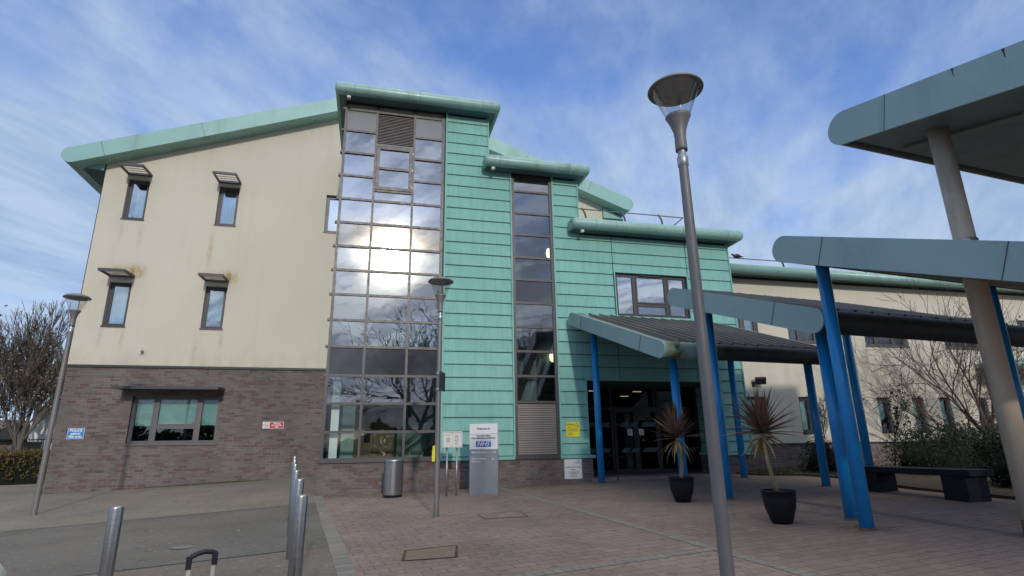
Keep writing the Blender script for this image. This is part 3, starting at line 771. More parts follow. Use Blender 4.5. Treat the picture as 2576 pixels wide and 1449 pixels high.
# opening light in the middle column
ow = MB(); a, b, c, d = -.205, .735, 7.88, 9.145; s_ = .085
ow.box(a, b, YT-.045, YT+.05, d-s_, d); ow.box(a, b, YT-.045, YT+.05, c, c+s_); ow.box(a, a+s_, YT-.044, YT+.05, c+s_, d-s_); ow.box(b-s_, b, YT-.044, YT+.05, c+s_, d-s_)
ow.box(a+s_, b-s_, YT-.04, YT+.05, 8.47, 8.535); owo = obj('opening_window', ow, M_frame, cw)
obj('opening_pane', MB().quad((a+s_, YT, c+s_), (b-s_, YT, c+s_), (b-s_, YT, 8.47), (a+s_, YT, 8.47)).quad((a+s_, YT, 8.535), (b-s_, YT, 8.535), (b-s_, YT, d-s_), (a+s_, YT, d-s_)), M_glass, cw)
hg = MB()
for z in (8.0, 8.5, 9.0): hg.box(b-.003, b+.022, YT-.05, YT-.02, z-.04, z+.04)
obj('hinge', hg, M_white_dirty, cw)
def louvre(x0, x1, z0, z1, n, y, m, parent):
    mb = MB(); h = (z1-z0)/n
    for k in range(n): mb.prism([(x0, y+.03, z0+k*h), (x0, y-.012, z0+k*h+.004), (x0, y-.012, z0+k*h+h*.28), (x0, y+.03, z0+(k+.95)*h)], (x1-x0, 0, 0))
    o = obj('louvre', mb, m, parent); return o
louvre(a, b, 9.22, 10.14, 20, YT+.01, M_louvre_dark, cw)
# glazed return on the left side of the tower
rg = MB(); rg.quad((-1.075, YT+.06, 1.1), (-1.075, 14.9, 1.1), (-1.075, 14.9, 10.4), (-1.075, YT+.06, 10.4)); obj('side_pane', rg, M_glass, cw)
rf = MB().box(-1.10, -1.05, 14.88, 14.95, 1.08, 10.46)
for z in Z[:-1]: rf.box(-1.095, -1.055, YT+.09, 14.88, z-.028, z+.028)
obj('side_frame', rf, M_frame, cw)

# --- narrow glazed strip in the middle block ------------------------------------------------
XS0, XS1 = 3.49, 4.645; fr = MB()
fr.box(XS0, XS0+.07, Y0, Y1, 1.05, 8.80); fr.box(XS1-.07, XS1, Y0, Y1, 1.05, 8.80); fr.box(XS0+.07, XS1-.07, Y0, Y1, 8.72, 8.80); fr.box(XS0+.07, XS1-.07, Y0, Y1, 1.05, 1.12)
ZS = [2.40, 3.055, 3.69, 4.34, 4.985, 5.63, 6.26, 6.915, 7.55, 8.21]
for z in ZS: fr.box(XS0+.07, XS1-.07, Y0-.003, Y1-.01, z-.03, z+.03)
sw = obj('strip_window', fr, M_frame, B); pg, ps, pw = MB(), MB(), MB()
ZS2 = ZS+[8.75]
for j in range(len(ZS2)-1):
    dst = ps if j == 4 else pw if j == 9 else pg
    q = ((XS0+.07, YT+.01, ZS2[j]+.03), (XS1-.07, YT+.01, ZS2[j]+.03), (XS1-.07, YT+.01, ZS2[j+1]-.03), (XS0+.07, YT+.01, ZS2[j+1]-.03))
    dst.quad(*q)
obj('pane', pg, glass_mat('strip_glass', base=.12, tint=(.72, .80, .78)), sw); obj('spandrel_panel', ps, M_span_dark, sw); obj('pane', pw, M_span_warm, sw)
louvre(XS0+.075, XS1-.075, 1.13, 2.37, 22, YT+.01, M_louvre, sw)

# --- window over the entrance ------------------------------------------------
x0, x1, z0, z1 = WIN3; f = .05
LG = [(x0+f, 7.00, z0+f, z1-f), (7.08, 7.99, 5.14, z1-f), (7.08, 7.99, z0+f, 5.08), (8.07, x1-f, z0+f, z1-f)]
window(x0, x1, z0, z1, YT+.02, LG, M_frame_light if False else M_frame, f, sill=False, blind=[(7.1, 7.97, 5.25, 5.32)], blind_mat=M_white, rev=.03, glass=glass_mat('office_glass', base=.34, tint=(.6, .66, .68)))
obj('trickle_vent', bxm(7.2, 7.87, YT-.005, YT+.045, 5.925, 5.955), M_dark, B)

# --- roofs with fat rolled edges ------------------------------------------------
def rolled_roof(x0, x1, zc, yf=13.6, r=.155, yb=18.5, joints=(), cam_x=None, wall_x=None):
    n = 18; rl = MB(); e = .12
    pts = [(x0, yf, zc), (x0+.02, yf, zc), (x0+.06, yf, zc), (x0+.12, yf, zc), (x1-.12, yf, zc), (x1-.06, yf, zc), (x1-.02, yf, zc), (x1, yf, zc)]
    rl.tube(pts, [r*.45, r*.75, r*.93, r, r, r*.93, r*.75, r*.45], 28)
    ro = obj('flat_roof', MB().box(x0+.10, x1-.10, yf+.05, yb, zc-.13, zc+.13), M_soffit, B)
    obj('roof_covering', MB().box(x0+.06, x1-.06, yf+.02, yb+.02, zc+.132, zc+.15), M_roll, ro)
    obj('side_verge', MB().prism([(x0+.02, yf, zc-.12), (x0+.02, yf, zc+.14), (x0+.02, yb, zc+.14), (x0+.02, yb, zc-.12)], (.078, 0, 0)).prism([(x1-.02, yf, zc-.12), (x1-.02, yb, zc-.12), (x1-.02, yb, zc+.14), (x1-.02, yf, zc+.14)], (-.078, 0, 0)), M_roll, ro)
    obj('rolled_edge', rl, M_roll, ro); j = MB()
    for x in joints: j.tube([(x, yf, zc), (x+.008, yf, zc)], r+.003, 28, False)
    if joints: obj('joint', j, M_joint, ro)
    obj('shadow_gap', bxm(x0+.3, x1-.34, YT-.02, YT+.05, zc-.19, zc-.131), M_dark, ro)
    c = MB().box(cam_x-.045, cam_x+.045, yf+.02, yf+.12, zc-.235, zc-.165).box(cam_x-.02, cam_x+.02, yf+.05, yf+.09, zc-.165, zc-.13)
    obj('small_floodlight', c, M_white_dirty, ro)
    return ro
rolled_roof(-1.36, 3.10, 10.53, joints=(-.85, .85, 2.58), cam_x=-1.0)
rolled_roof(2.64, 5.68, 8.865, joints=(3.05, 5.05), cam_x=2.9)
rolled_roof(5.08, 10.40, 7.225, joints=(5.75, 8.4, 9.85), cam_x=5.4, yb=20)
# railing on the low roof
def rail(x0, x1, y, z0, z1, posts, end=True, name='roof_railing'):
    mb = MB()
    for x in posts:
        mb.tube([(x+.22, y+.10, z0), (x+.20, y+.02, z0+(z1-z0)*.4), (x+.10, y-.06, z0+(z1-z0)*.8), (x+.0, y-.08, z1)], .028, 8)
    ro = obj(name, mb, M_frame_light, B); bar = MB().tube([(x0, y-.08, z1-.03), (x1, y-.08, z1-.03)], .016, 8)
    if end: bar.tube([(x1, y-.08, z1-.03), (x1-.12, y+.5, z1-.16), (x1-.3, y+.6, z0)], .016, 8)
    obj('rail', bar, M_frame_light, ro)
rail(5.35, 8.97, 14.4, 7.36, 8.02, (5.68, 6.92, 8.14))

# --- long two storey wing to the right ------------------------------------------------
YN = 15.0; GW = [(10.87, 11.58, 1.62, 2.67), (12.71, 13.16, 1.60, 2.67), (14.08, 14.55, 1.60, 2.67), (15.63, 16.11, 1.60, 2.67), (17.01, 17.48, 1.60, 2.67), (18.12, 18.59, 1.60, 2.68), (19.66, 20.14, 1.60, 2.68), (21.6, 22.1, 1.6, 2.68), (24, 24.5, 1.6, 2.68)]
UW = [(10.72, 11.62, 4.55, 5.5), (12.70, 14.24, 4.38, 5.45), (15.62, 17.35, 4.34, 5.45), (18.9, 20.4, 4.34, 5.45), (22.4, 23.9, 4.34, 5.45)]
obj('render_wall', MB().wall(10.14, 30, 1.28, 6.45, YN, .12, GW+UW), M_render, B)
obj('brick_wall', MB().quad((10.14, YN+.012, -.2), (30, YN+.012, -.2), (30, YN+.012, 1.28), (10.14, YN+.012, 1.28)), M_brick, B)
obj('drip_trim', bxm(10.14, 30, YN-.02, YN+.03, 1.265, 1.305), M_dark, B)
for i, (a, b, c, d) in enumerate(GW):
    bl = [(a+.06, b-.06, c+(.05 if i < 2 else .4 if i != 4 else .45), d-.05)]
    window(a, b, c, d, YN, blind=bl, glass=M_glass_low)
for i, (a, b, c, d) in enumerate(UW):
    m_ = (a+b)/2; e = .045
    if i: L3 = [(a+e, a+(b-a)*.3-.03, c+e, d-e), (a+(b-a)*.3+.03, b-(b-a)*.3-.03, c+e, d-e), (b-(b-a)*.3+.03, b-e, c+e, d-e)]
    else: L3 = [(a+e, a+.38, c+e, d-e), (a+.46, b-e, c+e, d-e)]
    window(a, b, c, d, YN, L3, M_frame_light, e, glass=M_glass_blue if i == 0 else M_glass_low, blind=[(a+.1, b-.1, c+.05, d-.05)] if i == 0 else None, blind_mat=M_white)
ro = obj('flat_roof', bxm(10.16, 30, 14.6, 22, 6.44, 6.62), M_soffit, B)
obj('rolled_edge', MB().tube([(10.2, 14.5, 6.53), (30, 14.5, 6.53)], .15, 24), M_roll, ro)
jj = MB()
for x in (13.6, 15.9, 18.2, 20.5): jj.tube([(x, 14.5, 6.53), (x+.008, 14.5, 6.53)], .153, 24, False)
obj('joint', jj, M_joint, ro); obj('shadow_gap', bxm(10.16, 30, YN-.03, YN+.05, 6.37, 6.439), M_dark, ro)
rail(10.3, 30, 15.0, 6.6, 7.06, (12.75, 14.05, 16.0, 18., 20.), end=False)
# small porch roof far along the wing
obj('porch_roof', MB().tube([(19.9, 13.9, 3.65), (23.5, 13.9, 3.65)], .17, 20).box(19.95, 23.5, 13.95, YN, 3.66, 3.80), M_roll, B)

# --- entrance: recess, automatic doors, lobby ------------------------------------------------
FZ = .545
en = MB(); YD = 15.3
xs_ = [5.42, 6.60, 6.68, 8.02, 8.12, 9.33]
fr = MB()
for x in (5.42, 6.64, 8.09, 9.31): fr.box(x-.035, x+.035, YD-.03, YD+.06, FZ, 2.94)
for z in (2.335,): fr.box(5.45, 9.30, YD-.028, YD+.055, z-.035, z+.035)
fr.box(5.45, 9.30, YD-.026, YD+.05, 2.88, 2.95); fr.box(5.45, 6.6, YD-.026, YD+.05, FZ, FZ+.10); fr.box(8.12, 9.28, YD-.026, YD+.05, FZ, FZ+.10)
fr.box(8.68, 8.72, YD-.026, YD+.05, FZ+.1, 2.3)
M_fdk = pm('black_door_aluminium', (.022, .021, .024), .45, .2)
es = obj('entrance_screen', fr, M_fdk, B)
gl = MB().quad((5.45, YD+.01, FZ+.1), (6.6, YD+.01, FZ+.1), (6.6, YD+.01, 2.3), (5.45, YD+.01, 2.3)).quad((8.12, YD+.01, FZ+.1), (9.28, YD+.01, FZ+.1), (9.28, YD+.01, 2.3), (8.12, YD+.01, 2.3)).quad((5.45, YD+.01, 2.37), (9.28, YD+.01, 2.37), (9.28, YD+.01, 2.88), (5.45, YD+.01, 2.88))
obj('pane', gl, M_glass_dark, es)
for a, b in ((6.68, 7.355), (7.365, 8.05)):
    d = MB(); e = .075
    d.box(a, b, YD-.05, YD-.01, 2.22, 2.30); d.box(a, b, YD-.05, YD-.01, FZ+.01, FZ+.13); d.box(a, a+e, YD-.049, YD-.011, FZ+.13, 2.22); d.box(b-e, b, YD-.049, YD-.011, FZ+.13, 2.22)
    do = obj('sliding_door', d, M_fdk, B); obj('pane', MB().quad((a+e, YD-.03, FZ+.13), (b-e, YD-.03, FZ+.13), (b-e, YD-.03, 2.22), (a+e, YD-.03, 2.22)), M_glass_dark, do)
mf = MB()
M_film = flat('pale_blue_manifestation', (.035, .085, .10), .4)
for z in (1.12, 1.82):
    for x0_ in (5.5, 5.85, 6.25, 6.85, 7.15, 7.5, 7.72, 8.3, 8.6, 8.95):
        mf.quad((x0_, YD-.055, z), (x0_+.22, YD-.055, z), (x0_+.30, YD-.055, z+.12), (x0_+.08, YD-.055, z+.12))
obj('window_film', mf, M_film, es)
rc = MB(); rc.quad((5.41, YT+.02, 2.955), (5.41, YD+.06, 2.955), (9.38, YD+.06, 2.955), (9.38, YT+.02, 2.955))
obj('recess_ceiling', rc, M_soffit, B)
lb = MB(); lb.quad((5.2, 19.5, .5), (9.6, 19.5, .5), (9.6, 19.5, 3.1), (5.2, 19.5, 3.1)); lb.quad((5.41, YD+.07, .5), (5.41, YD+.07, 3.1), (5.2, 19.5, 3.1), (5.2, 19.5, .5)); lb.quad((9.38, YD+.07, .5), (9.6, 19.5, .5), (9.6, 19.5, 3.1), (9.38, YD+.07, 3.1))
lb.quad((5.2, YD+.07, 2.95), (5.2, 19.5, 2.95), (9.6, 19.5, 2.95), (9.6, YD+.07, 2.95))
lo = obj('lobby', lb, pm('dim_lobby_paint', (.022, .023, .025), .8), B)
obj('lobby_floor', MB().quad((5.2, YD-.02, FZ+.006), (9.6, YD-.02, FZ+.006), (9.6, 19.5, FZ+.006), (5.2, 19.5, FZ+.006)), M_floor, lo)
obj('inner_door_post', MB().box(7.9, 8.15, 17.2, 17.3, FZ, 2.3), M_tan, lo)
M_tube = flat('lit_ceiling_tube', (1, .85, .6), .5, .8)
for x, y in ((6.4, 16.3), (6.35, 17.5), (7.9, 16.4), (8.2, 18)): obj('ceiling_light', bxm(x, x+.28, y, y+.05, 2.915, 2.93), M_tube, lo)
th = MB()
th.box(5.45, 9.33, YT-.05, YD+.1, FZ-.3, FZ-.004); obj('threshold', th, M_paver, B)
for x in (7.155, 7.505): 
    n_ = obj('door_notice', bxm(x-.075, x+.075, YD-.058, YD-.052, 1.58, 1.76), M_paper, B)
    q = MB()
    for k in range(4): q.box(x-.05, x+.045-.01*(k % 2), YD-.060, YD-.0585, 1.715-.028*k, 1.722-.028*k)
    obj('lettering', q, M_inkgrey, n_)

# --- interiors behind the tall glass ------------------------------------------------
it = MB(); a, b = -1.0, 1.9
it.quad((a, 17.4, .5), (2.8, 17.4, .5), (2.8, 17.4, 10.4), (a, 17.4, 10.4))
it.quad((2.8, 14.2, .5), (2.8, 17.4, .5), (2.8, 17.4, 10.4), (2.8, 14.2, 10.4))
it.quad((a-.02, 14.97, .5), (a-.02, 17.4, .5), (a-.02, 17.4, 10.4), (a-.02, 14.97, 10.4))
it.quad((1.62, 14.13, .5), (2.8, 14.13, .5), (2.8, 14.13, 10.4), (1.62, 14.13, 10.4))
st = obj('stairwell', it, M_room, B)
obj('floor_slab', MB().box(-.98, 2.78, 14.15, 17.38, .7, 1.02).box(-.98, 2.78, 14.15, 17.38, 3.1, 3.6).box(-.98, 2.78, 14.15, 17.38, 6.3, 6.8).box(-.98, 2.78, 14.15, 17.38, 9.6, 10.3), M_room, st)
obj('white_pillar', MB().box(-.92, -.74, 14.25, 14.45, 1.02, 3.1), M_white, st)
obj('screen_wall', MB().box(-.72, -.40, 15.4, 15.5, 1.02, 3.1), M_room, st)
d = MB().box(-.60, .76, 17.33, 17.39, 1.02, 2.5); dfo = obj('door_frame', d, M_dark, st)
obj('door_leaf', bxm(-.54, .07, 17.30, 17.33, 1.02, 2.44), M_wood, st); obj('door_leaf', bxm(.08, .70, 17.30, 17.33, 1.02, 2.44), M_wood, st)
obj('door_glazing', MB().box(-.18, .0, 17.285, 17.30, 1.5, 2.2), M_void, st)
obj('wall_notice', MB().box(.80, 1.10, 17.36, 17.39, 2.02, 2.42), pm('blue_grey_poster', (.10, .16, .18)), st)
obj('handrail', MB().obox((.85, 16.6, 1.38), (2.75, 16.6, 2.85), .04, .05).obox((.85, 16.6, 1.30), (2.75, 16.6, 2.77), .02, .03).obox((1.3, 16.7, 1.02), (2.75, 16.7, 2.15), .03, .12), M_dark, st)
obj('wall_lamp', MB().lathe([(0.001, -.14), (.05, -.10), (.065, 0), (.05, .10), (.001, .14)], (-.56, 17.0, 2.12), 12), flat('lit_wall_lamp', (1, .93, .66), .5, 1.6), st)
# stairs seen through the strip
it = MB(); it.quad((3.3, 17.0, 1.0), (5.40, 17.0, 1.0), (5.40, 17.0, 8.7), (3.3, 17.0, 8.7)); it.quad((5.42, 14.2, 3.1), (5.42, 17, 3.1), (5.42, 17, 8.7), (5.42, 14.2, 8.7)); it.quad((3.32, 14.2, 1), (3.32, 17, 1), (3.32, 17, 8.7), (3.32, 14.2, 8.7)); it.quad((4.7, 14.13, 1.05), (5.42, 14.13, 1.05), (5.42, 14.13, 8.7), (4.7, 14.13, 8.7))
s2 = obj('stair_hall', it, pm('grey_stair_hall_paint', (.13, .165, .16), .85), B)
obj('stair_flight', MB().prism([(4.0, 15.6, 2.4), (4.5, 15.6, 2.4), (5.4, 15.6, 5.0), (5.4, 15.6, 5.8), (5.05, 15.6, 5.0), (4.9, 15.6, 4.35), (4.65, 15.6, 4.1)], (0, .9, 0)), pm('grey_stair_plaster', (.20, .24, .23), .8), s2)
lm = MB()
M_lit = flat('lit_stair_lamp', (1, .95, .62), .5, 1.9)
for x, z in ((5.0, 6.98), (5.0, 3.82)): obj('wall_lamp', MB().lathe([(0.001, -.17), (.06, -.12), (.085, 0), (.06, .12), (.001, .17)], (x, 15.5, z), 14), M_lit, s2)
# floodlight on the wing wall
fl = MB().obox((11.16, 14.98, 3.02), (11.2, 14.84, 3.06), .05, .05).box(11.14, 11.22, 14.97, 15.0, 2.95, 3.1)
fo = obj('floodlight', fl, M_dark, B)
obj('lamp_head', MB().box(-.15, .15, -.05, .05, -.1, .1).xf(lambda v: Matrix.Rotation(R(-25), 3, 'Z') @ (Matrix.Rotation(R(35), 3, 'X') @ v)+Vector((11.29, 14.78, 3.12))), M_dark, fo)

# ================================================================ CANOPIES
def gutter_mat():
    m, t, b = new('shade_darkened_gutter'); x, y, z = xyz(t, geo(t))
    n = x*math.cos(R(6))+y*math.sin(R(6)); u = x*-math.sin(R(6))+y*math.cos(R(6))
    lit_end = n.mr(7.9, 6.9, 0., 1., True)*u.mr(8.9, 9.0)
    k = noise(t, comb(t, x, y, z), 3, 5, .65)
    c = mixc(t, k.mr(.3, .7), (.018, .024, .028), (.045, .060, .062)); c = mixc(t, lit_end, c, (.25, .40, .37))  # shadow of the next canopy put into the colour, teal kept where sunlit
    moss = ((n-6.62)/.30).f('ABSOLUTE').mr(1., .2, 0., 1., True)*lit_end*noise(t, comb(t, x, y, z), 5, 5, .7).mr(.38, .58)
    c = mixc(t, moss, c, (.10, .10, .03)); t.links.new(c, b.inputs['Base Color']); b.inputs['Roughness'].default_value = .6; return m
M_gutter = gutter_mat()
PH = R(6); CN = Vector((math.cos(PH), math.sin(PH), 0)); CD = Vector((-math.sin(PH), math.cos(PH), 0))
def P3(n, s, z): v = CN*n+CD*s; return (v.x, v.y, z)
def inv(p): return Vector((p[0]*CN.x+p[1]*CN.y, p[0]*CD.x+p[1]*CD.y))
def canopy(label, n0, n1, s_lo, z_lo, s_hi, z_hi, r, cols, joints, soff=M_soffit, col_r=.083, hi_cut=0.):
    base = P3(n0, s_lo, 0); o = thing('entrance_canopy', label, 'canopy', (base[0], base[1], gh(base[0], base[1])), 'overlapping canopies leading to the entrance')
    slope = (z_hi-z_lo)/(s_hi-s_lo); th = math.atan(slope); ax = lambda s: z_lo+slope*(s-s_lo)
    # near side fascia: a stadium outline, 30 mm thick, and its twin at the far side
    def stadium(n, rr=r):
        pts = []
        for k in range(13): a = math.pi/2+th-math.pi*k/12; pts.append((s_hi+rr*math.cos(a), ax(s_hi)+rr*math.sin(a)))
        for k in range(13): a = -math.pi/2+th-math.pi*k/12; pts.append((s_lo+rr*math.cos(a), ax(s_lo)+rr*math.sin(a)))
        return [P3(n, s, z) for s, z in pts]
    off = CN*.03
    obj('fascia', MB().prism(stadium(n0), off), M_fascia_blue, o)
    obj('fascia', MB().prism(stadium(n1-.03), off), M_fascia_blue, o)
    jm = MB()
    for s in joints:
        p = (s-r*math.sin(th), ax(s)+r*math.cos(th)); q = (s+r*math.sin(th), ax(s)-r*math.cos(th))
        jm.obox(P3(n0-.002, *p), P3(n0-.002, *q), .006, .009, CN)
    obj('joint', jm, M_joint, o)
    # rolled gutters, low and high
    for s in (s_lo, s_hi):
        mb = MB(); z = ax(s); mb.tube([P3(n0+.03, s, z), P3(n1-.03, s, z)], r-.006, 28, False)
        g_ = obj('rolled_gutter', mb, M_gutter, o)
    # ribbed sheet
    rb = MB(); zt_ = r*.72; N = int((n1-n0-.5)/.31); a0, a1 = s_lo+.06, s_hi-.02
    def top(n, s, d=0.): return P3(n, s-math.sin(th)*(zt_+d), ax(s)+math.cos(th)*(zt_+d))
    base_n = n0+.22; step = (n1-n0-.44)/max(1, N)
    for k in range(N):
        n_a = base_n+k*step; pr = [(0, 0), (.24, 0), (.27, .012), (.33, .012), (.36, 0), (.76, 0), (.78, .07), (.92, .07), (.94, 0), (1, 0)]
        for (u1, h1), (u2, h2) in zip(pr, pr[1:]):
            rb.quad(top(n_a+u1*step, a0, h1), top(n_a+u2*step, a0, h2), top(n_a+u2*step, a1, h2), top(n_a+u1*step, a1, h1))
    obj('ribbed_roof_sheet', rb, M_roofsheet, o)
    fl = MB()
    for na, nb in ((n0+.03, n0+.24), (n1-.24, n1-.03)):
        fl.quad(P3(na, s_lo-r*math.sin(th)*0, ax(s_lo)+r*.99), top(nb, a0, .02), top(nb, a1, .02), P3(na, s_hi-r*math.sin(th), ax(s_hi)+r*math.cos(th)*.99))
    obj('verge_flashing', fl, M_fascia_blue, o)
    # soffit
    so_ = MB(); b0 = lambda n, s: P3(n, s+math.sin(th)*r*.86, ax(s)-math.cos(th)*r*.86)
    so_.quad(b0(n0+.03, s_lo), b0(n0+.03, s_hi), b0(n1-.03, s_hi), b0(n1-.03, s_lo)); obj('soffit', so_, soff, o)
    sj = MB()
    for k in range(1, int((s_hi-s_lo)/.30)):
        s = s_lo+k*.30; p = b0(n0+.04, s); q = b0(n1-.04, s); sj.obox((p[0], p[1], p[2]-.002), (q[0], q[1], q[2]-.002), .010, .004)
    if n0 < 6.9: obj('soffit_joint', sj, M_joint, o)
    for (x, y) in cols:
        q = inv((x, y)); zt2 = ax(q.y)-r*.86/math.cos(th)+.03
        c = obj('column', MB().tube([(x, y, gh(x, y)-.02), (x, y, zt2)], col_r, 24), M_blue, o)
        obj('rusty_foot', MB().lathe([(col_r+.012, -.01), (col_r+.014, .012), (col_r+.001, .02)], (x, y, gh(x, y)), 20), M_rust, c)
    return o, ax
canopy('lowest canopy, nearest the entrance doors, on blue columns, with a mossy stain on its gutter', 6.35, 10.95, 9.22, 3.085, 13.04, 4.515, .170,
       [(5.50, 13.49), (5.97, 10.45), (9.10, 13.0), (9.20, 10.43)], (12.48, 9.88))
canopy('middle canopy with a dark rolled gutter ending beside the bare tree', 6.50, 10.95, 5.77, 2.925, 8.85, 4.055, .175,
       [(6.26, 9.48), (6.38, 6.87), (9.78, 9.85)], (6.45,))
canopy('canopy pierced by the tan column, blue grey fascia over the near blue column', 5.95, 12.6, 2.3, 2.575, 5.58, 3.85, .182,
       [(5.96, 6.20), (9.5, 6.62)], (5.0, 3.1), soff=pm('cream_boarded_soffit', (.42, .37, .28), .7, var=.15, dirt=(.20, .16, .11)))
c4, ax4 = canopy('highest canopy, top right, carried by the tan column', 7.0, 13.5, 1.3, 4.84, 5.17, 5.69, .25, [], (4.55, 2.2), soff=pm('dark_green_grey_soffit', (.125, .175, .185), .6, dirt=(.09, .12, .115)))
st_ = MB()
for s, w in ((3.72, .014), (3.2, .018)):
    for k in range(5):
        z = ax4(s)+.25*math.cos(.216)-.005-k*.022; st_.box(*[0]*6) if False else st_.quad(P3(6.9975, s-.05-w/(1+k*.6), z), P3(6.9975, s-.05+w/(1+k*.6), z+.004), P3(6.9975, s-.05+w/(1.6+k*.6), z-.022), P3(6.9975, s-.05-w/(1.6+k*.6), z-.022))
obj('dirt_streak', st_, M_dark, c4)
M_bat = pm('soffit_batten_paint', (.17, .19, .18), .6)
for n_ in (7.9, 11.2): obj('soffit_batten', MB().obox(P3(n_, 1.5, ax4(1.5)-.262), P3(n_, 5.0, ax4(5.0)-.262), .12, .02), M_bat, c4)
# the tan column is its own post, flashed where it passes through the roof
T = thing('tan_column', 'thick tan round column at the right edge, rusty at its foot', 'column', (7.12, 5.10, gh(7.12, 5.10)))
q = inv((7.12, 5.10)); ztop = ax4(q.y)-.25+.02
obj('shaft', MB().tube([(7.12, 5.10, .2), (7.12, 5.10, ztop)], .118, 36), M_tan, T)
zc = 2.575+(3.85-2.575)/3.28*(q.y-2.3)+.182
obj('roof_collar', MB().lathe([(.132, -.05), (.132, .16), (.122, .175), (.119, .176)], (7.12, 5.10, zc), 32).box(7.23, 7.29, 5.05, 5.10, zc+.02, zc+.13), M_galv, T)
obj('rusty_foot', MB().lathe([(.119, .18), (.121, .14), (.124, .02), (.128, -.03)], (7.12, 5.10, gh(7.12, 5.10)), 32), M_rust, T)
tag(obj('bulkhead_lamp', MB().lathe([(.001, -.115), (.08, -.11), (.16, -.075), (.19, -.03), (.19, .02)], (8.05, 5.5, 3.49), 24), M_shade), 'dark round dome lamp fixed under the canopy beside the tan column', 'lamp')

# ================================================================ STREET LAMPS
def street_lamp(label, x, y, k):
    o = thing('street_lamp', label, 'street lamp', (0, 0, 0), 'cone topped street lamps')
    p = obj('pole', MB().tube([(0, 0, -.05), (0, 0, 1.0), (0, 0, 2.2), (0, 0, 3.4)], [.050, .048, .044, .039], 28, False), M_lamp, o)
    obj('collar', MB().lathe([(.039, 3.385), (.045, 3.39), (.046, 3.47), (.037, 3.49), (.034, 3.50), (.034, 3.535)], seg=28), M_galv, o)
    obj('cup', MB().lathe([(.001, 3.535), (.050, 3.535), (.050, 3.56), (.048, 3.66), (.054, 3.72), (.075, 3.79), (.098, 3.845), (.108, 3.865), (.100, 3.867), (.001, 3.84)], seg=36), M_lamp, o)
    obj('glass_cone', MB().lathe([(.100, 3.863), (.200, 4.125), (.204, 4.13)], seg=48), M_lens, o)
    obj('top_disc', MB().lathe([(.001, 4.205), (.12, 4.195), (.20, 4.17), (.236, 4.138), (.240, 4.128), (.236, 4.120), (.212, 4.122), (.205, 4.132), (.15, 4.145), (.07, 4.125), (.03, 4.10), (.001, 4.095)], seg=48), M_lamp, o)
    o.location = (x, y, gh(x, y)); o.scale = (k, k, k)
    return o
street_lamp('large near street lamp standing before the canopies', 2.535, 3.955, 1.03)
street_lamp('street lamp beside the noticeboard, with a small sign on its pole', 1.09, 9.70, .95)
street_lamp('leaning looking street lamp in front of the left brick corner', -6.18, 13.40, 1.04)
g0 = gh(1.09, 9.7)
ps_ = thing('pole_sign', 'small dark sign strapped high on the pole beside the tall glass', 'sign', (1.15, 9.70, 2.25))
obj('panel', MB().box(1.115, 1.135, 9.62, 9.95, 2.25, 2.57).xf(lambda v: Vector((1.09, 9.7, 0))+Matrix.Rotation(R(-22), 3, 'Z') @ (v-Vector((1.09, 9.7, 0)))), M_shade, ps_)
obj('strap', MB().lathe([(.050, -.015), (.052, 0), (.050, .015)], (1.09, 9.7, 2.54), 20), M_galv, ps_)
obj('strap', MB().lathe([(.050, -.015), (.052, 0), (.050, .015)], (1.09, 9.7, 2.27), 20), M_galv, ps_)
tag(obj('yellow_tape', MB().prism([(1.0, 9.66, 1.10), (1.045, 9.66, 1.10), (1.05, 9.66, 1.22), (1.045, 9.66, 1.35), (1.01, 9.66, 1.35), (.997, 9.66, 1.2)], (0, .02, 0)), M_yellow), 'strip of bright yellow tape tied to the lamp pole by the tall glass', 'tape')

# ================================================================ BOLLARDS
def bollard(label, x, y, h=.93):
    z = gh(x, y)
    o = thing('bollard', label, 'bollard', (x, y, z), 'brushed steel bollards')
    obj('post', MB().lathe([(.038, -.03), (.038, h-.012), (.0365, h-.004)], (x, y, z), 32), M_steel, o)
    obj('domed_cap', MB().lathe([(.0365, h-.004), (.034, h), (.02, h+.004), (.001, h+.005)], (x, y, z), 32), M_steel, o)
bollard('steel bollard standing alone at the lower left', -1.45, 4.06, .93)
for lb_, x, y in (('steel bollard nearest the camera in the row', -.415, 4.15), ('steel bollard second from the near end of the row', -.60, 5.7),
                 ('steel bollard third from the near end of the row', -.80, 7.2), ('steel bollard fourth from the near end of the row', -1.00, 8.8),
                 ('steel bollard fifth from the near end of the row', -1.19, 10.35), ('farthest steel bollard of the row, by the brick corner', -1.42, 12.3)):
    bollard(lb_, x, y, .93)

# ================================================================ SIGNS AND SMALL THINGS AT THE FRONT
def rz(o_, a): return lambda v: Vector(o_)+Matrix.Rotation(a, 3, 'Z') @ v
# monolith sign
SA = R(-30); sp = (2.43, 12.60, gh(2.43, 12.6)); sw2, shh = .325, 1.47
tot = thing('welcome_sign', 'tall grey and white sign welcoming visitors to the hospital', 'sign', sp)
f_ = rz(sp, SA)
obj('body', MB().box(-sw2, sw2, -.03, .03, -.05, shh*.63).xf(f_), M_signgrey, tot, bevel=.003)
obj('panel', MB().box(-sw2+.002, sw2-.002, -.034, .03, shh*.632, shh*.845).xf(f_), M_white, tot)
obj('panel', MB().box(-sw2+.002, sw2-.002, -.034, .03, shh*.852, shh).xf(f_), M_white, tot)
def on_sign(x, z, y=-.036): return f_(Vector((x, y, z)))
rr = (90, 0, -30)
H_ = shh
text('lettering', 'Welcome to', .062, M_ink, tot, on_sign(.0, H_*.925), rot=rr, off=.0012)
text('lettering', 'THE NEW SELBY\nWAR MEMORIAL HOSPITAL', .047, M_ink, tot, on_sign(.0, H_*.805), rot=rr, off=.0010, sx=.98, lead=1.05)
obj('logo_plate', MB().box(-.172, .172, -.0365, -.034, H_*.665, H_*.745).xf(f_), M_nhsblue, tot)
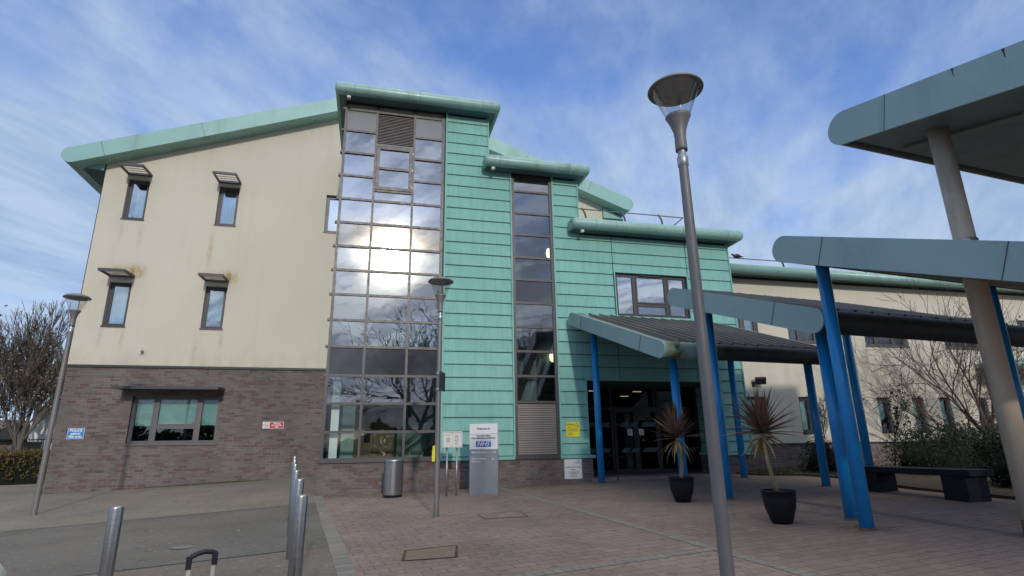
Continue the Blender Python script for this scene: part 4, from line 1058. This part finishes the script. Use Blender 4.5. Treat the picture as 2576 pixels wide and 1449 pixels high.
text('logo_lettering', 'NHS', .125, M_inkwhite, tot, on_sign(-.008, H_*.7055, -.038), rot=rr, off=.0028, shear=.28, sx=1.12)
text('lettering', 'Main Entrance', .060, M_inkwhite, tot, on_sign(-.275, H_*.585), 'LEFT', rot=rr, off=.0005)
text('lettering', 'Out of Hours\nEntrance', .060, M_inkwhite, tot, on_sign(-.275, H_*.478), 'LEFT', rot=rr, off=.0005, lead=.95)
for x, z, s, w in ((.235, H_*.587, 1, .040), (.220, H_*.492, -1, .025)):
    ar = MB(); q = []
    ar.obox(on_sign(x-w, z), on_sign(x+w, z), .004, .008); 
    ar.obox(on_sign(x+s*w*.35, z+w*.62), on_sign(x+s*w, z-.002), .004, .009); ar.obox(on_sign(x+s*w*.35, z-w*.62), on_sign(x+s*w, z+.002), .004, .009)
    obj('arrow', ar, M_inkwhite, tot)
# noticeboard on two legs
np_ = (1.74, 12.64, gh(1.74, 12.64)); nb = thing('noticeboard', 'weathered white noticeboard on two grey legs', 'noticeboard', np_); f_ = rz(np_, R(-8))
for x in (-.11, .10): obj('leg', MB().tube([f_(Vector((x, 0, -.03))), f_(Vector((x, 0, 1.0)))], .021, 16), M_galv, nb)
zc0, zc1 = .985, 1.325; hw = .215
obj('frame', MB().box(-hw, hw, -.035, .0, zc0, zc0+.03).box(-hw, hw, -.035, .0, zc1-.03, zc1).box(-hw, -hw+.03, -.0349, .0, zc0+.03, zc1-.03).box(hw-.03, hw, -.0349, .0, zc0+.03, zc1-.03).xf(f_), M_white_dirty, nb, bevel=.003)
obj('backing', MB().box(-hw+.03, hw-.03, -.02, .0, zc0+.03, zc1-.03).xf(f_), M_white_dirty, nb)
def sheet_lines(parent, x0, x1, z0, z1, n, f_, m=M_inkgrey, y=-.0245, seed=1):
    rn = random.Random(seed); mb = MB(); h = (z1-z0)/n
    for k in range(n):
        if rn.random() < .16: continue
        w = (x1-x0)*rn.uniform(.6, 1); c = (x0+x1)/2; mb.box(c-w/2, c+w/2, y-.0008, y, z0+k*h+h*.3, z0+k*h+h*.72)
    obj('small_print', mb.xf(f_), m, parent)
for i, (a, b) in enumerate(((-.17, -.01), (.01, .17))):
    obj('paper_sheet', MB().box(a, b, -.0235, -.0205, zc0+.045, zc1-.04).xf(f_), M_paper, nb); sheet_lines(nb, a+.02, b-.02, zc0+.06, zc1-.07, 15, f_, seed=i+2)
# perforated steel bin
bp = (.53, 13.05, gh(.53, 13.05))
bn = thing('litter_bin', 'round perforated stainless steel litter bin against the dwarf wall', 'litter bin', bp)
m, t, b_ = new('perforated_steel'); x, y, z = xyz(t, geo(t))
ang = (y-bp[1]).f('ARCTAN2', x-bp[0]); u = ang*(.205/.019)*1.; v = z/.019
fu = (u-u.f('FLOOR')-.5).f('ABSOLUTE'); fv = (v-v.f('FLOOR')-.5).f('ABSOLUTE'); hole = fu.f('MAXIMUM', fv).mr(.30, .36, 1., 0.)
c = mixc(t, hole, (.50, .50, .49), (.10, .10, .11)); t.links.new(c, b_.inputs['Base Color']); b_.inputs['Metallic'].default_value = 1; b_.inputs['Roughness'].default_value = .3
bump(t, b_, hole*-1., .002)
obj('perforated_shell', MB().lathe([(.205, .04), (.205, .735)], bp, 64), m, bn)
obj('base_ring', MB().lathe([(.19, -.02), (.19, .04), (.207, .04), (.207, .055)], bp, 48), M_dark, bn)
obj('lid', MB().lathe([(.209, .72), (.211, .745), (.205, .765), (.12, .775), (.12, .74), (.001, .735)], bp, 48), M_steel, bn)
# wall signs
def plate(name, label, cat, x0, x1, z0, z1, y, m, th=.006):
    o = obj(name, MB().box((x0-x1)/2, (x1-x0)/2, -th, 0, (z0-z1)/2, (z1-z0)/2), m, None); o.location = ((x0+x1)/2, y, (z0+z1)/2); tag(o, label, cat); return o
def child(name, par, x0, x1, z0, z1, m, d=.0085):
    L = par.location; o = obj(name, MB().box(x0, x1, -d, -d+.002, z0, z1), m, par, local=True); return o
def ctext(par, body, size, x, z, m, d=.0095, **k):
    L = par.location; return text('lettering', body, size, m, par, (L.x+x, L.y-d, L.z+z), depth=.0008, **k)
s_ = plate('wall_sign', 'blue police patrol sign on the left brick wall', 'sign', -7.72, -7.34, 1.69, 1.96, YW-.005, M_white)
child('blue_field', s_, -.18, .18, -.125, .125, M_pblue); ctext(s_, 'POLICE\npatrol\nthis area', .088, 0, 0, M_inkwhite, d=.0105, off=.003, lead=.85)
s_ = plate('wall_sign', 'red and white no smoking sign on the brick wall', 'sign', -2.97, -2.41, 1.925, 2.105, YW-.005, M_white)
child('red_field', s_, -.095, .27, -.08, .08, M_red); ctext(s_, 'This is a\nno smoking\narea', .055, .09, 0, M_inkwhite, d=.0105, off=.002, lead=.9)
ring = MB()
for k in range(32):
    a0, a1 = 2*math.pi*k/32, 2*math.pi*(k+1)/32; r0, r1 = .060, .073
    ring.quad(*[(-.185+r*math.cos(a), -.0085, r*math.sin(a)) for r, a in ((r1, a0), (r1, a1), (r0, a1), (r0, a0))])
ring.prism([(-.185-.050, -.0085, .038), (-.185-.041, -.0085, .047), (-.185+.050, -.0085, -.038), (-.185+.041, -.0085, -.047)], (0, .001, 0))
obj('prohibition_ring', ring, M_red, s_, local=True)
obj('cigarette', MB().box(-.225, -.15, -.0078, -.0066, -.014, -.002).box(-.165, -.155, -.0078, -.0066, -.0, .03).box(-.215, -.205, -.0078, -.0066, -.0, .02), M_ink, s_, local=True)
s_ = plate('wall_sign', 'yellow warning notice on the teal cladding beside the entrance', 'sign', 4.81, 5.17, 1.54, 1.90, YT-.036, M_yellow)
ctext(s_, 'WARNING', .048, -.07, .125, M_inkbrown, off=.002); tri = MB(); P = [(.05, .075), (.16, .075), (.105, .165)]
for (a, b), (c, d) in zip(P, P[1:]+P[:1]): tri.obox((a, -.0075, b), (c, -.0075, d), .006, .010, (0, 1, 0))
tri.obox((.09, -.0075, .09), (.12, -.0075, .12), .004, .018, (0, 1, 0)); obj('warning_triangle', tri, M_ink, s_, local=True)
for i, (z0, z1, a, b, n) in enumerate(((.05, .085, -.15, .04, 2), (-.045, .035, -.15, .15, 5), (-.15, -.06, -.15, .02, 5))):
    rn = random.Random(i); mb = MB(); h = (z1-z0)/n
    for k in range(n): mb.box(a, b-rn.uniform(0, .05), -.0078, -.0068, z0+k*h, z0+k*h+h*.4)
    obj('small_print', mb, M_inkbrown, s_, local=True)
s_ = plate('wall_sign', 'white departments sign on the brick beside the entrance', 'sign', 4.73, 5.19, .53, 1.0, YT-.018, M_white)
child('logo_plate', s_, .12, .185, .175, .205, M_nhsblue); ctext(s_, 'NHS', .028, .152, .19, M_inkwhite, d=.0105, off=.001, shear=.25)
for z, a in ((.155, .0), (.135, .06)): child('small_print', s_, a, .19, z-.004, z+.004, M_nhsblue)
for z, tx in ((.045, 'Urgent Treatment Centre'), (-.02, 'Podiatry'), (-.075, '5 - 19 Healthy Child'), (-.11, 'Programme'), (-.17, 'Child Health')):
    ctext(s_, tx, .036, 0, z, M_inkgrey, off=.0012)
# manhole covers and drain disc
M_rustdark = pm('dark_rust', (.085, .05, .035), .9, var=.4, vs=16)
def slab(name, label, pts, m, frame_m, dz=.006, w=.022):
    c = Vector((sum(p[0] for p in pts)/4, sum(p[1] for p in pts)/4, 0)); c.z = gh(c.x, c.y)
    o = thing(name, label, 'manhole cover', c)
    q = [(x, y, gh(x, y)+dz) for x, y in pts]; obj('cover', MB().quad(*q), m, o)
    fr_ = MB()
    rj = random.Random(4)
    for (a, b) in zip(q, q[1:]+q[:1]):
        for i in range(6):
            u0, u1 = i/6, (i+1)/6; A_ = Vector(a).lerp(Vector(b), u0); B_ = Vector(a).lerp(Vector(b), u1); fr_.obox(A_, B_, w*rj.uniform(.7, 1.5), .004)
    obj('rim', fr_, frame_m, o)
M_cover = pm('worn_cover_infill', (.22, .165, .115), .85, var=.15, vs=5, bmp=.004)
slab('manhole_cover', 'rusty rimmed square cover in the pavers near the bottom', [(.40, 6.60), (.96, 6.56), (1.06, 7.20), (.46, 7.12)], M_cover, M_rustdark, w=.026)
slab('manhole_cover', 'faint square cover in the pavers right of the lamp pole', [(1.78, 9.08), (2.44, 9.05), (2.46, 9.72), (1.74, 9.60)], M_paver, M_rustdark, w=.006)
tag(obj('drain_disc', MB().add([(-2.22+.13*math.cos(a), 8.46+.13*math.sin(a), gh(-2.22, 8.46)+.006) for a in [2*math.pi*k/28 for k in range(28)]], [tuple(range(28))]), pm('pale_grey_disc', (.20, .205, .195), .7)), 'small pale grey round cover in the dark asphalt', 'manhole cover')
# suitcase
o_ = (-.76, 3.22, gh(-.76, 3.22)); sc = thing('suitcase', 'suitcase with its black topped telescopic handle pulled up', 'suitcase', o_)
f_ = rz((-.76, 3.25, 0), R(18)); zg = o_[2]
obj('shell', MB().box(-.19, .19, -.28, -.05, zg+.05, zg+.52).xf(f_), M_navy, sc, bevel=.03)
for x in (-.052, .052):
    obj('handle_tube', MB().box(x-.009, x+.009, -.012, .0, zg+.5, .795).box(x-.004, x+.004, -.016, -.012, zg+.5, .79).xf(f_), M_alu, sc)
gr = MB(); pts = [(-.062, .800), (-.045, .820), (-.02, .832), (.01, .838), (.04, .834), (.063, .826)]
gr.tube([f_(Vector((a, -.008, b))) for a, b in pts], [.009, .0115, .012, .012, .0115, .009], 10)
for x, z in ((-.055, .80), (.055, .81)): gr._merge(MB().box(x-.0125, x+.0125, -.02, .006, z-.035, z+.022).xf(f_))
obj('grip', gr, M_navy, sc, bevel=.002)
for x, y in ((-.15, -.25), (.15, -.25), (-.15, -.08), (.15, -.08)): obj('wheel', MB().tube([f_(Vector((x-.012, y, zg+.025))), f_(Vector((x+.012, y, zg+.025)))], .025, 14), M_dark, sc)
pb = thing('litter_bin', 'cream domed bin top at the extreme lower left corner', 'litter bin', (-1.40, 2.62, 0))
obj('domed_top', MB().lathe([(.001, .945), (.05, .94), (.10, .92), (.125, .885), (.13, .85)], (-1.395, 2.62, 0), 28), pm('cream_plastic', (.52, .50, .43), .5), pb)
obj('body', MB().lathe([(.118, .85), (.12, .4), (.11, -.02)], (-1.395, 2.62, 0), 28), M_navy, pb)
# bench
bo = thing('stone_bench', 'low black bench of one long slab on two blocks', 'bench', (9.38, 8.4, gh(9.38, 8.4)))
zb = gh(9.38, 8.4); obj('seat', MB().box(9.12, 9.62, 7.32, 9.62, zb+.36, zb+.46), M_slate, bo, bevel=.008)
for y in (7.42, 9.1): obj('leg', MB().box(9.15, 9.59, y, y+.42, zb-.06, zb+.359), M_slate, bo, bevel=.006)
# leaves and litter on the ground
rn = random.Random(5)
spots = [(.95, 7.9, 'reddish brown leaf on the pavers behind the rusty cover'), (2.9, 10.9, 'dark scrap on the pavers before the grey sign'), (3.1, 12.1, 'tiny dark scrap beside the pale paving band'), (4.0, 9.1, 'dark scrap on the pavers right of the pale band'),
 (-3.2, 10.2, 'small brown leaf on the dark asphalt'), (-.75, 11.0, 'white scrap on the grey edging blocks'), (-1.8, 9.6, 'white scrap on the asphalt by the steel bollards'), (.1, 12.6, 'pale scrap before the dwarf wall'), (-4.8, 16.9, 'brown leaf near the foot of the left brick wall')]
for i, (x, y, lb_) in enumerate(spots):
    s = rn.uniform(.022, .045); a = rn.uniform(0, 6.28); z = gh(x, y)+.009
    pts = [(x+s*math.cos(a)*u-s*.5*math.sin(a)*v, y+s*math.sin(a)*u+s*.5*math.cos(a)*v, z+.004*abs(v)) for u, v in ((-1, 0), (0, -1), (1.1, 0), (0, 1))]
    tag(obj('scrap' if 'scrap' in lb_ else 'fallen_leaf', MB().quad(*pts), M_paper if ('white' in lb_ or 'pale scrap' in lb_) else M_deadleaf), lb_, 'litter' if 'scrap' in lb_ else 'leaf', 'fallen leaves and scraps on the ground')
# floodlight pigeon on the rail
pg_ = tag(obj('pigeon', None or MB().tube([(10.93, 14.92, 7.10), (11.0, 14.92, 7.11), (11.08, 14.92, 7.12), (11.17, 14.92, 7.13), (11.24, 14.92, 7.12), (11.30, 14.92, 7.15), (11.34, 14.92, 7.17), (11.375, 14.92, 7.155)], [.012, .022, .055, .072, .055, .03, .026, .006], 12).tube([(11.15, 14.92, 7.07), (11.15, 14.92, 7.03)], .008, 6).tube([(11.19, 14.90, 7.07), (11.19, 14.90, 7.03)], .008, 6).xf(lambda v: Vector((22.3-v.x, v.y, v.z-.02))), M_dark), 'pigeon perched on the rail above the long right wing', 'bird')

# ================================================================ PLANTS
def sword_plant(label, x, y, seed, h_trunk, lean, L=.62, n_up=46, n_low=24, bend=.12):
    rn = random.Random(seed); z = gh(x, y)
    o = thing('potted_plant', label, 'potted plant', (x, y, z))
    ph = .42; R1 = .215
    obj('pot', MB().lathe([(.001, .0), (.125, .0), (.15, .06), (.195, .20), (.212, .32), (.213, ph-.03), (.222, ph-.025), (.222, ph), (.205, ph), (.20, ph-.05)], (x, y, z), 40), M_pot, o)
    obj('soil', MB().lathe([(.001, ph-.05), (.2, ph-.055)], (x, y, z), 24), M_soil, o)
    base = Vector((x, y, z+ph-.06)); hd = base+Vector((lean[0], lean[1], h_trunk)); pts = []
    for k in range(7):
        u = k/6; pts.append(base.lerp(hd, u)+Vector((bend*math.sin(u*3.1)*.5, 0, 0)))
    obj('stem', MB().tube(pts, [.034, .030, .028, .027, .028, .032, .028], 12), M_cordtrunk, o)
    def leaf(mb, p0, d, ln, w, droop):
        d = d.normalized(); side = d.cross(Vector((0, 0, 1)))
        if side.length < .05: side = Vector((1, 0, 0))
        side.normalize(); side = (Matrix.Rotation(rn.uniform(-.5, .5), 3, d) @ side); p = p0.copy(); v = []; N = 7
        for i in range(N+1):
            u = i/N; ww = w*(.55+1.3*u if u < .35 else 1.0-.97*((u-.35)/.65)**1.5)
            nrm = side.cross(d).normalized()
            v += [p-side*ww/2+nrm*.18*ww, p, p+side*ww/2+nrm*.18*ww]
            d = (d+Vector((0, 0, -droop/N))).normalized(); p = p+d*ln/N
        b = [(3*i+k, 3*i+k+1, 3*i+k+4, 3*i+k+3) for i in range(N) for k in (0, 1)]
        mb.add(v, b, True)
    up_ = MB(); lo_ = MB(); top = pts[-1]
    for k in range(n_up):
        a = k*2.399+rn.uniform(-.2, .2); el = R(lerp(86, -2, (k/n_up)**1.25)+rn.uniform(-9, 9))
        leaf(up_, top+Vector((0, 0, .05*math.sin(el))), Vector((math.cos(a)*math.cos(el), math.sin(a)*math.cos(el), math.sin(el))), L*rn.uniform(.72, 1.15), .042, rn.uniform(.02, .42)**1.3)
    for k in range(n_low):
        a = k*2.399+rn.uniform(-.3, .3); el = R(rn.uniform(-35, 12)); q = rn.random()
        leaf(lo_, top-Vector((0, 0, .03+.05*rn.random())), Vector((math.cos(a)*math.cos(el), math.sin(a)*math.cos(el), math.sin(el))), L*rn.uniform(.55, .95), .036, rn.uniform(.5, 1.9))
    obj('young_leaves', up_, M_cordred, o); obj('old_leaves', lo_, M_cordyel, o)
    return o
sword_plant('potted cordyline with an open leaf fan, before the entrance doors', 5.40, 9.55, 3, .72, (-.02, 0), L=.58, n_up=76, n_low=18)
sword_plant('larger potted cordyline with drooping yellow leaves near the leaning columns', 5.39, 7.0, 8, .80, (-.13, 0), L=.56, n_up=105, n_low=26, bend=-.06)

def tube3(mb, p0, p1, r0, r1, seg):
    mb.tube([p0, p1], [r0, r1], seg, False)
def bare_tree(name, label, cat, base, height, seed, trunk_r, spread=.6, depth=5, leafm=None, leaves=0, leaf_s=.05, first=.28, upb=.25, barkm=None, fork=(2, 4), lean=(0, 0), group=None, twist=.25, leaf_name='buds', rmin=.004, limbs=None):
    rn = random.Random(seed); trunk = MB(); tw = MB(); lf = MB(); base = Vector(base)
    def grow(p, d, ln, r, lev):
        seg = 3 if lev < 3 else 2; pts = [p.copy()]; rad = [r]
        for i in range(seg+1):
            d = (d+Vector((rn.gauss(0, twist), rn.gauss(0, twist), rn.gauss(0, twist*.6)+upb*.35))*.35).normalized()
            p = p+d*ln/(seg+1); pts.append(p.copy()); rad.append(max(rmin, r*(1-.42*(i+1)/(seg+1))))
        (trunk if lev <= 1 else tw).tube(pts, rad, 8 if lev < 2 else 5 if lev < 3 else 3, False)
        if lev >= depth:
            if leafm and rn.random() < leaves:
                for _ in range(2):
                    q = pts[rn.randrange(1, len(pts))]; s = leaf_s*rn.uniform(.5, 1.3)
                    a, b = Vector([rn.gauss(0, 1) for _ in range(3)]).normalized()*s, Vector([rn.gauss(0, 1) for _ in range(3)]).normalized()*s*.8
                    lf.quad(q, q+a, q+a+b, q+b)
            return
        nk = rn.randint(*fork)+(1 if lev < 2 else 0)
        for k in range(nk):
            i = rn.randrange(1 if lev else 2, len(pts)); q = pts[i]
            ax_ = d.orthogonal().normalized(); ax_ = Matrix.Rotation(rn.uniform(0, 6.283), 3, d) @ ax_
            dd = (Matrix.Rotation(spread*rn.uniform(.55, 1.25), 3, ax_) @ d).normalized()
            grow(q, dd, ln*rn.uniform(.58, .82), rad[i]*rn.uniform(.5, .72), lev+1)
        grow(pts[-1], d, ln*rn.uniform(.7, .85), rad[-1]*.95, lev+1)
    if limbs:
        hd = base+Vector((lean[0]*.5, 0, height*.10)); trunk.tube([base-Vector((0, 0, .1)), hd], [trunk_r*1.15, trunk_r], 10, False)
        for d_, l_, r_ in limbs: grow(hd, Vector(d_).normalized(), l_, r_, 1)
    else: grow(base, Vector((lean[0], lean[1], 1)).normalized(), height*first, trunk_r, 0)
    o = thing(name, label, cat, base, group); bm_ = barkm or M_bark
    obj('trunk', trunk, bm_, o); cr_ = obj('crown', tw, bm_, o)
    if lf.v: obj(leaf_name, lf, leafm, o)
    return o
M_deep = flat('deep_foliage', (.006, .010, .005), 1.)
def bush(name, label, cat, base, rx, ry, rz_, n, leafm, seed, s=.05, group=None, shape=None, stemm=None):
    n = int(n*1.9); s *= .72
    rn = random.Random(seed); lf = MB(); base = Vector(base)
    clumps = [Vector((rn.uniform(-1, 1)*.7, rn.uniform(-1, 1)*.7, rn.uniform(.15, .95))) for _ in range(max(5, n//220))]
    for _ in range(n):
        if rn.random() < .7:
            c = rn.choice(clumps); v = c+Vector([rn.gauss(0, .17) for _ in range(3)])
        else:
            a = rn.uniform(0, 6.283); rr_ = math.sqrt(rn.random()); h = rn.random(); v = Vector((rr_*math.cos(a), rr_*math.sin(a), h))
        if v.z < 0: v.z = -v.z*.4
        k = 1-max(0, v.z-.55)*.5; q = base+Vector((v.x*rx*k, v.y*ry*k, v.z*rz_))
        if shape and not shape(q): continue
        ss = s*rn.uniform(.5, 1.4); a, b = Vector([rn.gauss(0, 1) for _ in range(3)]).normalized()*ss, Vector([rn.gauss(0, 1) for _ in range(3)]).normalized()*ss*.6
        lf.quad(q-a/2, q+b/2, q+a/2, q-b/2)
    st = MB()
    for _ in range(14):
        a = rn.uniform(0, 6.283); r_ = rn.uniform(.2, .9); tp = base+Vector((rx*r_*math.cos(a), ry*r_*math.sin(a), rz_*rn.uniform(.5, .95)))
        st.tube([base+Vector((rx*.3*r_*math.cos(a), ry*.3*r_*math.sin(a), -.03)), (base+tp)/2+Vector((0, 0, .05)), tp], [.016, .011, .004], 5, False)
    o = thing(name, label, cat, base, group); obj('foliage', lf, leafm, o); obj('stems', st, stemm or M_bark, o)
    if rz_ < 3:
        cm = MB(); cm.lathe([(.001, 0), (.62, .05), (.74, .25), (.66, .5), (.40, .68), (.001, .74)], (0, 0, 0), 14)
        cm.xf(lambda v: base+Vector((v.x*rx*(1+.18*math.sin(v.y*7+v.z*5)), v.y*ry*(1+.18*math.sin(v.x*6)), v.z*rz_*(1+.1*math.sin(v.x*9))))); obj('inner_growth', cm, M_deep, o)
    return o
def gz(x, y, d=0.): return (x, y, gh(x, y)+d)
# left: tree and hedge
bare_tree('tree', 'budding tree with a dense crown of pale flecks behind the left hedge', 'tree', gz(-14.1, 28.2), 8.6, 21, .13, spread=.40, depth=6, leafm=M_budleaf, leaves=.35, leaf_s=.06, first=.25, upb=.62, barkm=M_bark_far, fork=(2, 4), twist=.26, rmin=.010)
bush('tree', 'dark evergreen tree cut off by the left edge of the picture', 'tree', gz(-18.6, 30.), 2.6, 2.2, 6.2, 9000, M_shrub, 4, s=.22)
hb = MB(); rn = random.Random(2)
for _ in range(26000):
    u = rn.random(); x = lerp(-24, -9.6, u); y = lerp(23.6, 27.6, u)+rn.uniform(-.7, .7); h = 1.18+.10*math.sin(x*2.1)+.08*math.sin(x*5.3)
    z = gh(x, y)+h*(rn.random()**.6); s = rn.uniform(.03, .085)
    if rn.random() < .22: z = gh(x, y)+h+rn.uniform(-.05, .12); s *= .7
    a, b = Vector([rn.gauss(0, 1), rn.gauss(0, 1), rn.gauss(0, 1.6)]).normalized()*s, Vector([rn.gauss(0, 1) for _ in range(3)]).normalized()*s*.5
    q = Vector((x, y, z)); hb.quad(q-a, q+b, q+a, q-b)
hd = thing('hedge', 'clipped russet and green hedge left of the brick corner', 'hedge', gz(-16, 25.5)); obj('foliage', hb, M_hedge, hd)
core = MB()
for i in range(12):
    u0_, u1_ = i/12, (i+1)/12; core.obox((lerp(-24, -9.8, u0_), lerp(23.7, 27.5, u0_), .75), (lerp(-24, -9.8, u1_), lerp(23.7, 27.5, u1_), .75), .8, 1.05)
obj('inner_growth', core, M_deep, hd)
# lorry behind the tree
lo_ = thing('lorry', 'white box bodied lorry half hidden by the brick corner', 'lorry', gz(-12.0, 31))
obj('box_body', MB().box(-14.65, -8.2, 30, 32.4, 1.85, 3.42), M_white, lo_, bevel=.03)
obj('roof_unit', MB().box(-14.2, -12.6, 30.1, 32.2, 3.42, 3.75), M_white, lo_, bevel=.05)
obj('skirt', MB().box(-14.1, -9, 30.05, 32.3, 1.1, 1.85), M_white_dirty, lo_)
obj('lower_rail', MB().box(-14.6, -8.2, 29.97, 30.0, 1.93, 1.97), M_shade, lo_); obj('vent', MB().box(-13.85, -13.72, 29.98, 30.0, 2.05, 2.3), M_shade, lo_)
for x in (-13.6, -12.6, -9.4): obj('wheel', MB().tube([(x, 30.0, .98), (x, 30.3, .98)], .46, 20), M_dark, lo_)
# house and fence far left
hs = thing('house', 'low brown roofed house beyond the hedge', 'house', gz(-24, 44))
obj('wall', MB().box(-36, -23.3, 42, 50, .2, 2.35), pm('brown_house_brick', (.12, .085, .06), .9), hs)
obj('roof', MB().prism([(-36.5, 41.5, 2.3), (-36.5, 46, 3.6), (-36.5, 50.5, 2.3)], (13.6, 0, 0)), pm('tan_roof_tiles', (.13, .105, .08), .9), hs)
obj('window', MB().box(-24.9, -23.6, 41.96, 42, 1.2, 2.1), M_white, hs)
fn_ = thing('fence', 'grey panel fence behind the hedge', 'fence', gz(-18, 29)); fm = MB().box(-26, -14.6, 29.2, 29.25, .5, 1.72)
obj('panel', fm, pm('grey_fence_paint', (.12, .14, .15), .8), fn_)
for x in (-24, -21.6, -19.2, -16.8, -14.7): obj('post', MB().box(x-.05, x+.05, 29.12, 29.3, .4, 1.82), M_shade, fn_)
# planting bed on the right
bare_tree('tree', 'spreading bare tree with reddish twigs in the bed before the right wing', 'tree', gz(17.6, 13.1), 5.9, 23, .10, spread=.66, depth=5, leafm=M_deadleaf, leaves=.12, leaf_s=.05, first=.25, upb=.12, limbs=[((-1, -.05, .42), 2.0, .05), ((-.85, -.25, .75), 1.8, .05), ((-.45, .1, 1), 1.7, .055), ((.05, -.1, 1), 1.6, .045), ((.6, .1, .9), 1.7, .045), ((-.95, .3, .22), 1.8, .05), ((.9, -.2, .5), 1.7, .06)], barkm=M_bark_red, fork=(2, 3), lean=(-.32, 0), twist=.36, leaf_name='seed_pods', rmin=.005)
for i, (x, y, rx, ry, h, n, lb_) in enumerate(((13.2, 11.3, 1.2, .9, 1.0, 5200, 'dark shrub left end of the bed behind the bench'), (15.0, 11.0, 1.5, 1.0, .92, 6000, 'low dark shrub in the middle of the bed behind the bench'),
                          (16.8, 11.5, 1.2, .9, 1.45, 6000, 'taller dark shrub with an upright tip beside the bare tree'), (18.8, 10.8, 1.6, 1.2, 1.2, 5200, 'dark shrub behind the tan column'),
                          (11.4, 12.9, .55, .5, .75, 1800, 'small glossy shrub by the wing wall between the blue columns'), (12.0, 8.4, 1.1, .9, .8, 3600, 'low dark shrub directly behind the bench'), (12.6, 6.6, 1.2, 1.0, .95, 3600, 'dark shrub right of the bench'))):
    bush('shrub', lb_, 'shrub', gz(x, y, .04), rx, ry, h, n, M_shrub, 40+i, s=.075)
bare_tree('sapling', 'slender leafy stem rising behind the blue columns', 'shrub', gz(12.9, 12.2), 2.3, 77, .02, spread=.4, depth=3, leafm=M_shrub, leaves=1., leaf_s=.07, first=.35, upb=.4, leaf_name='leaves')
bare_tree('sapling', 'thin twiggy stem against the cream wing wall', 'shrub', gz(12.2, 13.6), 2.0, 78, .015, spread=.35, depth=3, leafm=M_budleaf, leaves=.5, leaf_s=.05, first=.4, upb=.4, leaf_name='leaves')
# weeds and moss along the foot of the left wall
wd = MB(); rn = random.Random(9)
for _ in range(1500):
    x = rn.triangular(-6.6, -2.6, -3.4); y = 17.55-abs(rn.gauss(0, .10)); z = gh(x, y); s = rn.uniform(.015, .05); a = rn.uniform(0, 6.28)
    wd.quad((x, y, z), (x+.012*math.cos(a), y+.012*math.sin(a), z), (x+s*.5*math.cos(a), y+s*.5*math.sin(a)-.01, z+s))
stuff(tag(obj('weeds', wd, leaf_mat('dull_weed', (.05, .07, .02), (.13, .14, .04), 3)), 'weeds and moss along the foot of the left brick wall', 'weeds'))
wd = MB()
for _ in range(2600):
    x = rn.uniform(9.8, 14.5); y = rn.uniform(11.6, 14.6) if x > 10.6 else rn.uniform(12.8, 14.3); z = gh(x, y)+.05; s = rn.uniform(.03, .09); a = rn.uniform(0, 6.28)
    wd.quad((x, y, z), (x+.03*math.cos(a), y+.03*math.sin(a), z), (x+s*math.cos(a), y+s*math.sin(a), z+s*.6))
stuff(tag(obj('ground_cover', wd, leaf_mat('dull_ground_cover', (.035, .05, .02), (.11, .10, .04), 3)), 'ragged ground cover on the soil of the bed', 'plants'))

# ================================================================ WHAT THE GLASS REFLECTS (behind the viewer)
bare_tree('tree', 'large bare tree mirrored in the tall glass', 'tree', gz(3.3, -16.5), 18.0, 31, .30, spread=.66, depth=6, first=.24, upb=.16, barkm=M_bark_far, fork=(2, 3), twist=.34, rmin=.016)
bare_tree('tree', 'bare tree mirrored in the narrow glass strip', 'tree', gz(12.0, -17.5), 15.5, 47, .33, spread=.62, depth=5, first=.24, upb=.25, barkm=M_bark_far, fork=(3, 4), twist=.34, rmin=.016)
tl = MB(); rn = random.Random(12)
for _ in range(15000):
    x = rn.uniform(-70, 70); h = 3.2+1.2*math.sin(x*.21)+.9*math.sin(x*.63+1)+.5*math.sin(x*1.7); z = h*rn.random()**.7; s = rn.uniform(.2, .55)
    a, b = Vector([rn.gauss(0, 1) for _ in range(3)]).normalized()*s, Vector([rn.gauss(0, 1) for _ in range(3)]).normalized()*s
    q = Vector((x, -46+rn.uniform(-2, 2), z)); tl.quad(q-a, q+b, q+a, q-b)
tlo = stuff(tag(obj('tree_belt', tl, leaf_mat('winter_thicket', (.03, .035, .018), (.07, .06, .035), .3)), 'far belt of thicket seen only as a reflection', 'trees'))
def car(label, x, y, ang, m):
    o = thing('parked_car', label, 'car', (0, 0, 0), 'parked cars mirrored in the low glass')
    L2 = 2.1; pr = [(-L2, .28), (L2, .28), (L2, .62), (L2-.25, .78), (1.0, .92), (.35, 1.38), (-1.3, 1.42), (-1.95, .98), (-L2, .9)]
    obj('body', MB().prism([(a, -.85, z) for a, z in pr], (0, 1.7, 0)), m, o, local=True, bevel=.06)
    for s in (-1, 1):
        wn_ = [(.88, .96), (.32, 1.32), (-1.2, 1.35), (-1.7, .98)]; obj('window', MB().prism([(a, s*.855, z) for a, z in wn_], (0, s*.004, 0)), M_dark, o, local=True)
        for a in (-1.3, 1.3): obj('wheel', MB().tube([(a, s*.70, .31), (a, s*.875, .31)], .31, 20), M_dark, o, local=True)
    obj('windscreen', MB().prism([(1.02, -.72, .94), (.40, -.66, 1.36), (.40, .66, 1.36), (1.02, .72, .94)], (.02, 0, .02)), M_dark, o, local=True)
    o.location = gz(x, y); o.rotation_euler = (0, 0, ang); return o
car('silver parked car mirrored in the low glass', -.4, -14.0, R(4), pm('silver_car_paint', (.45, .47, .5), .25, .4, coat=.5))
car('white parked car mirrored at the left of the low glass', -4.6, -13.4, R(4), pm('white_car_paint', (.7, .72, .74), .25, .0, coat=.5))
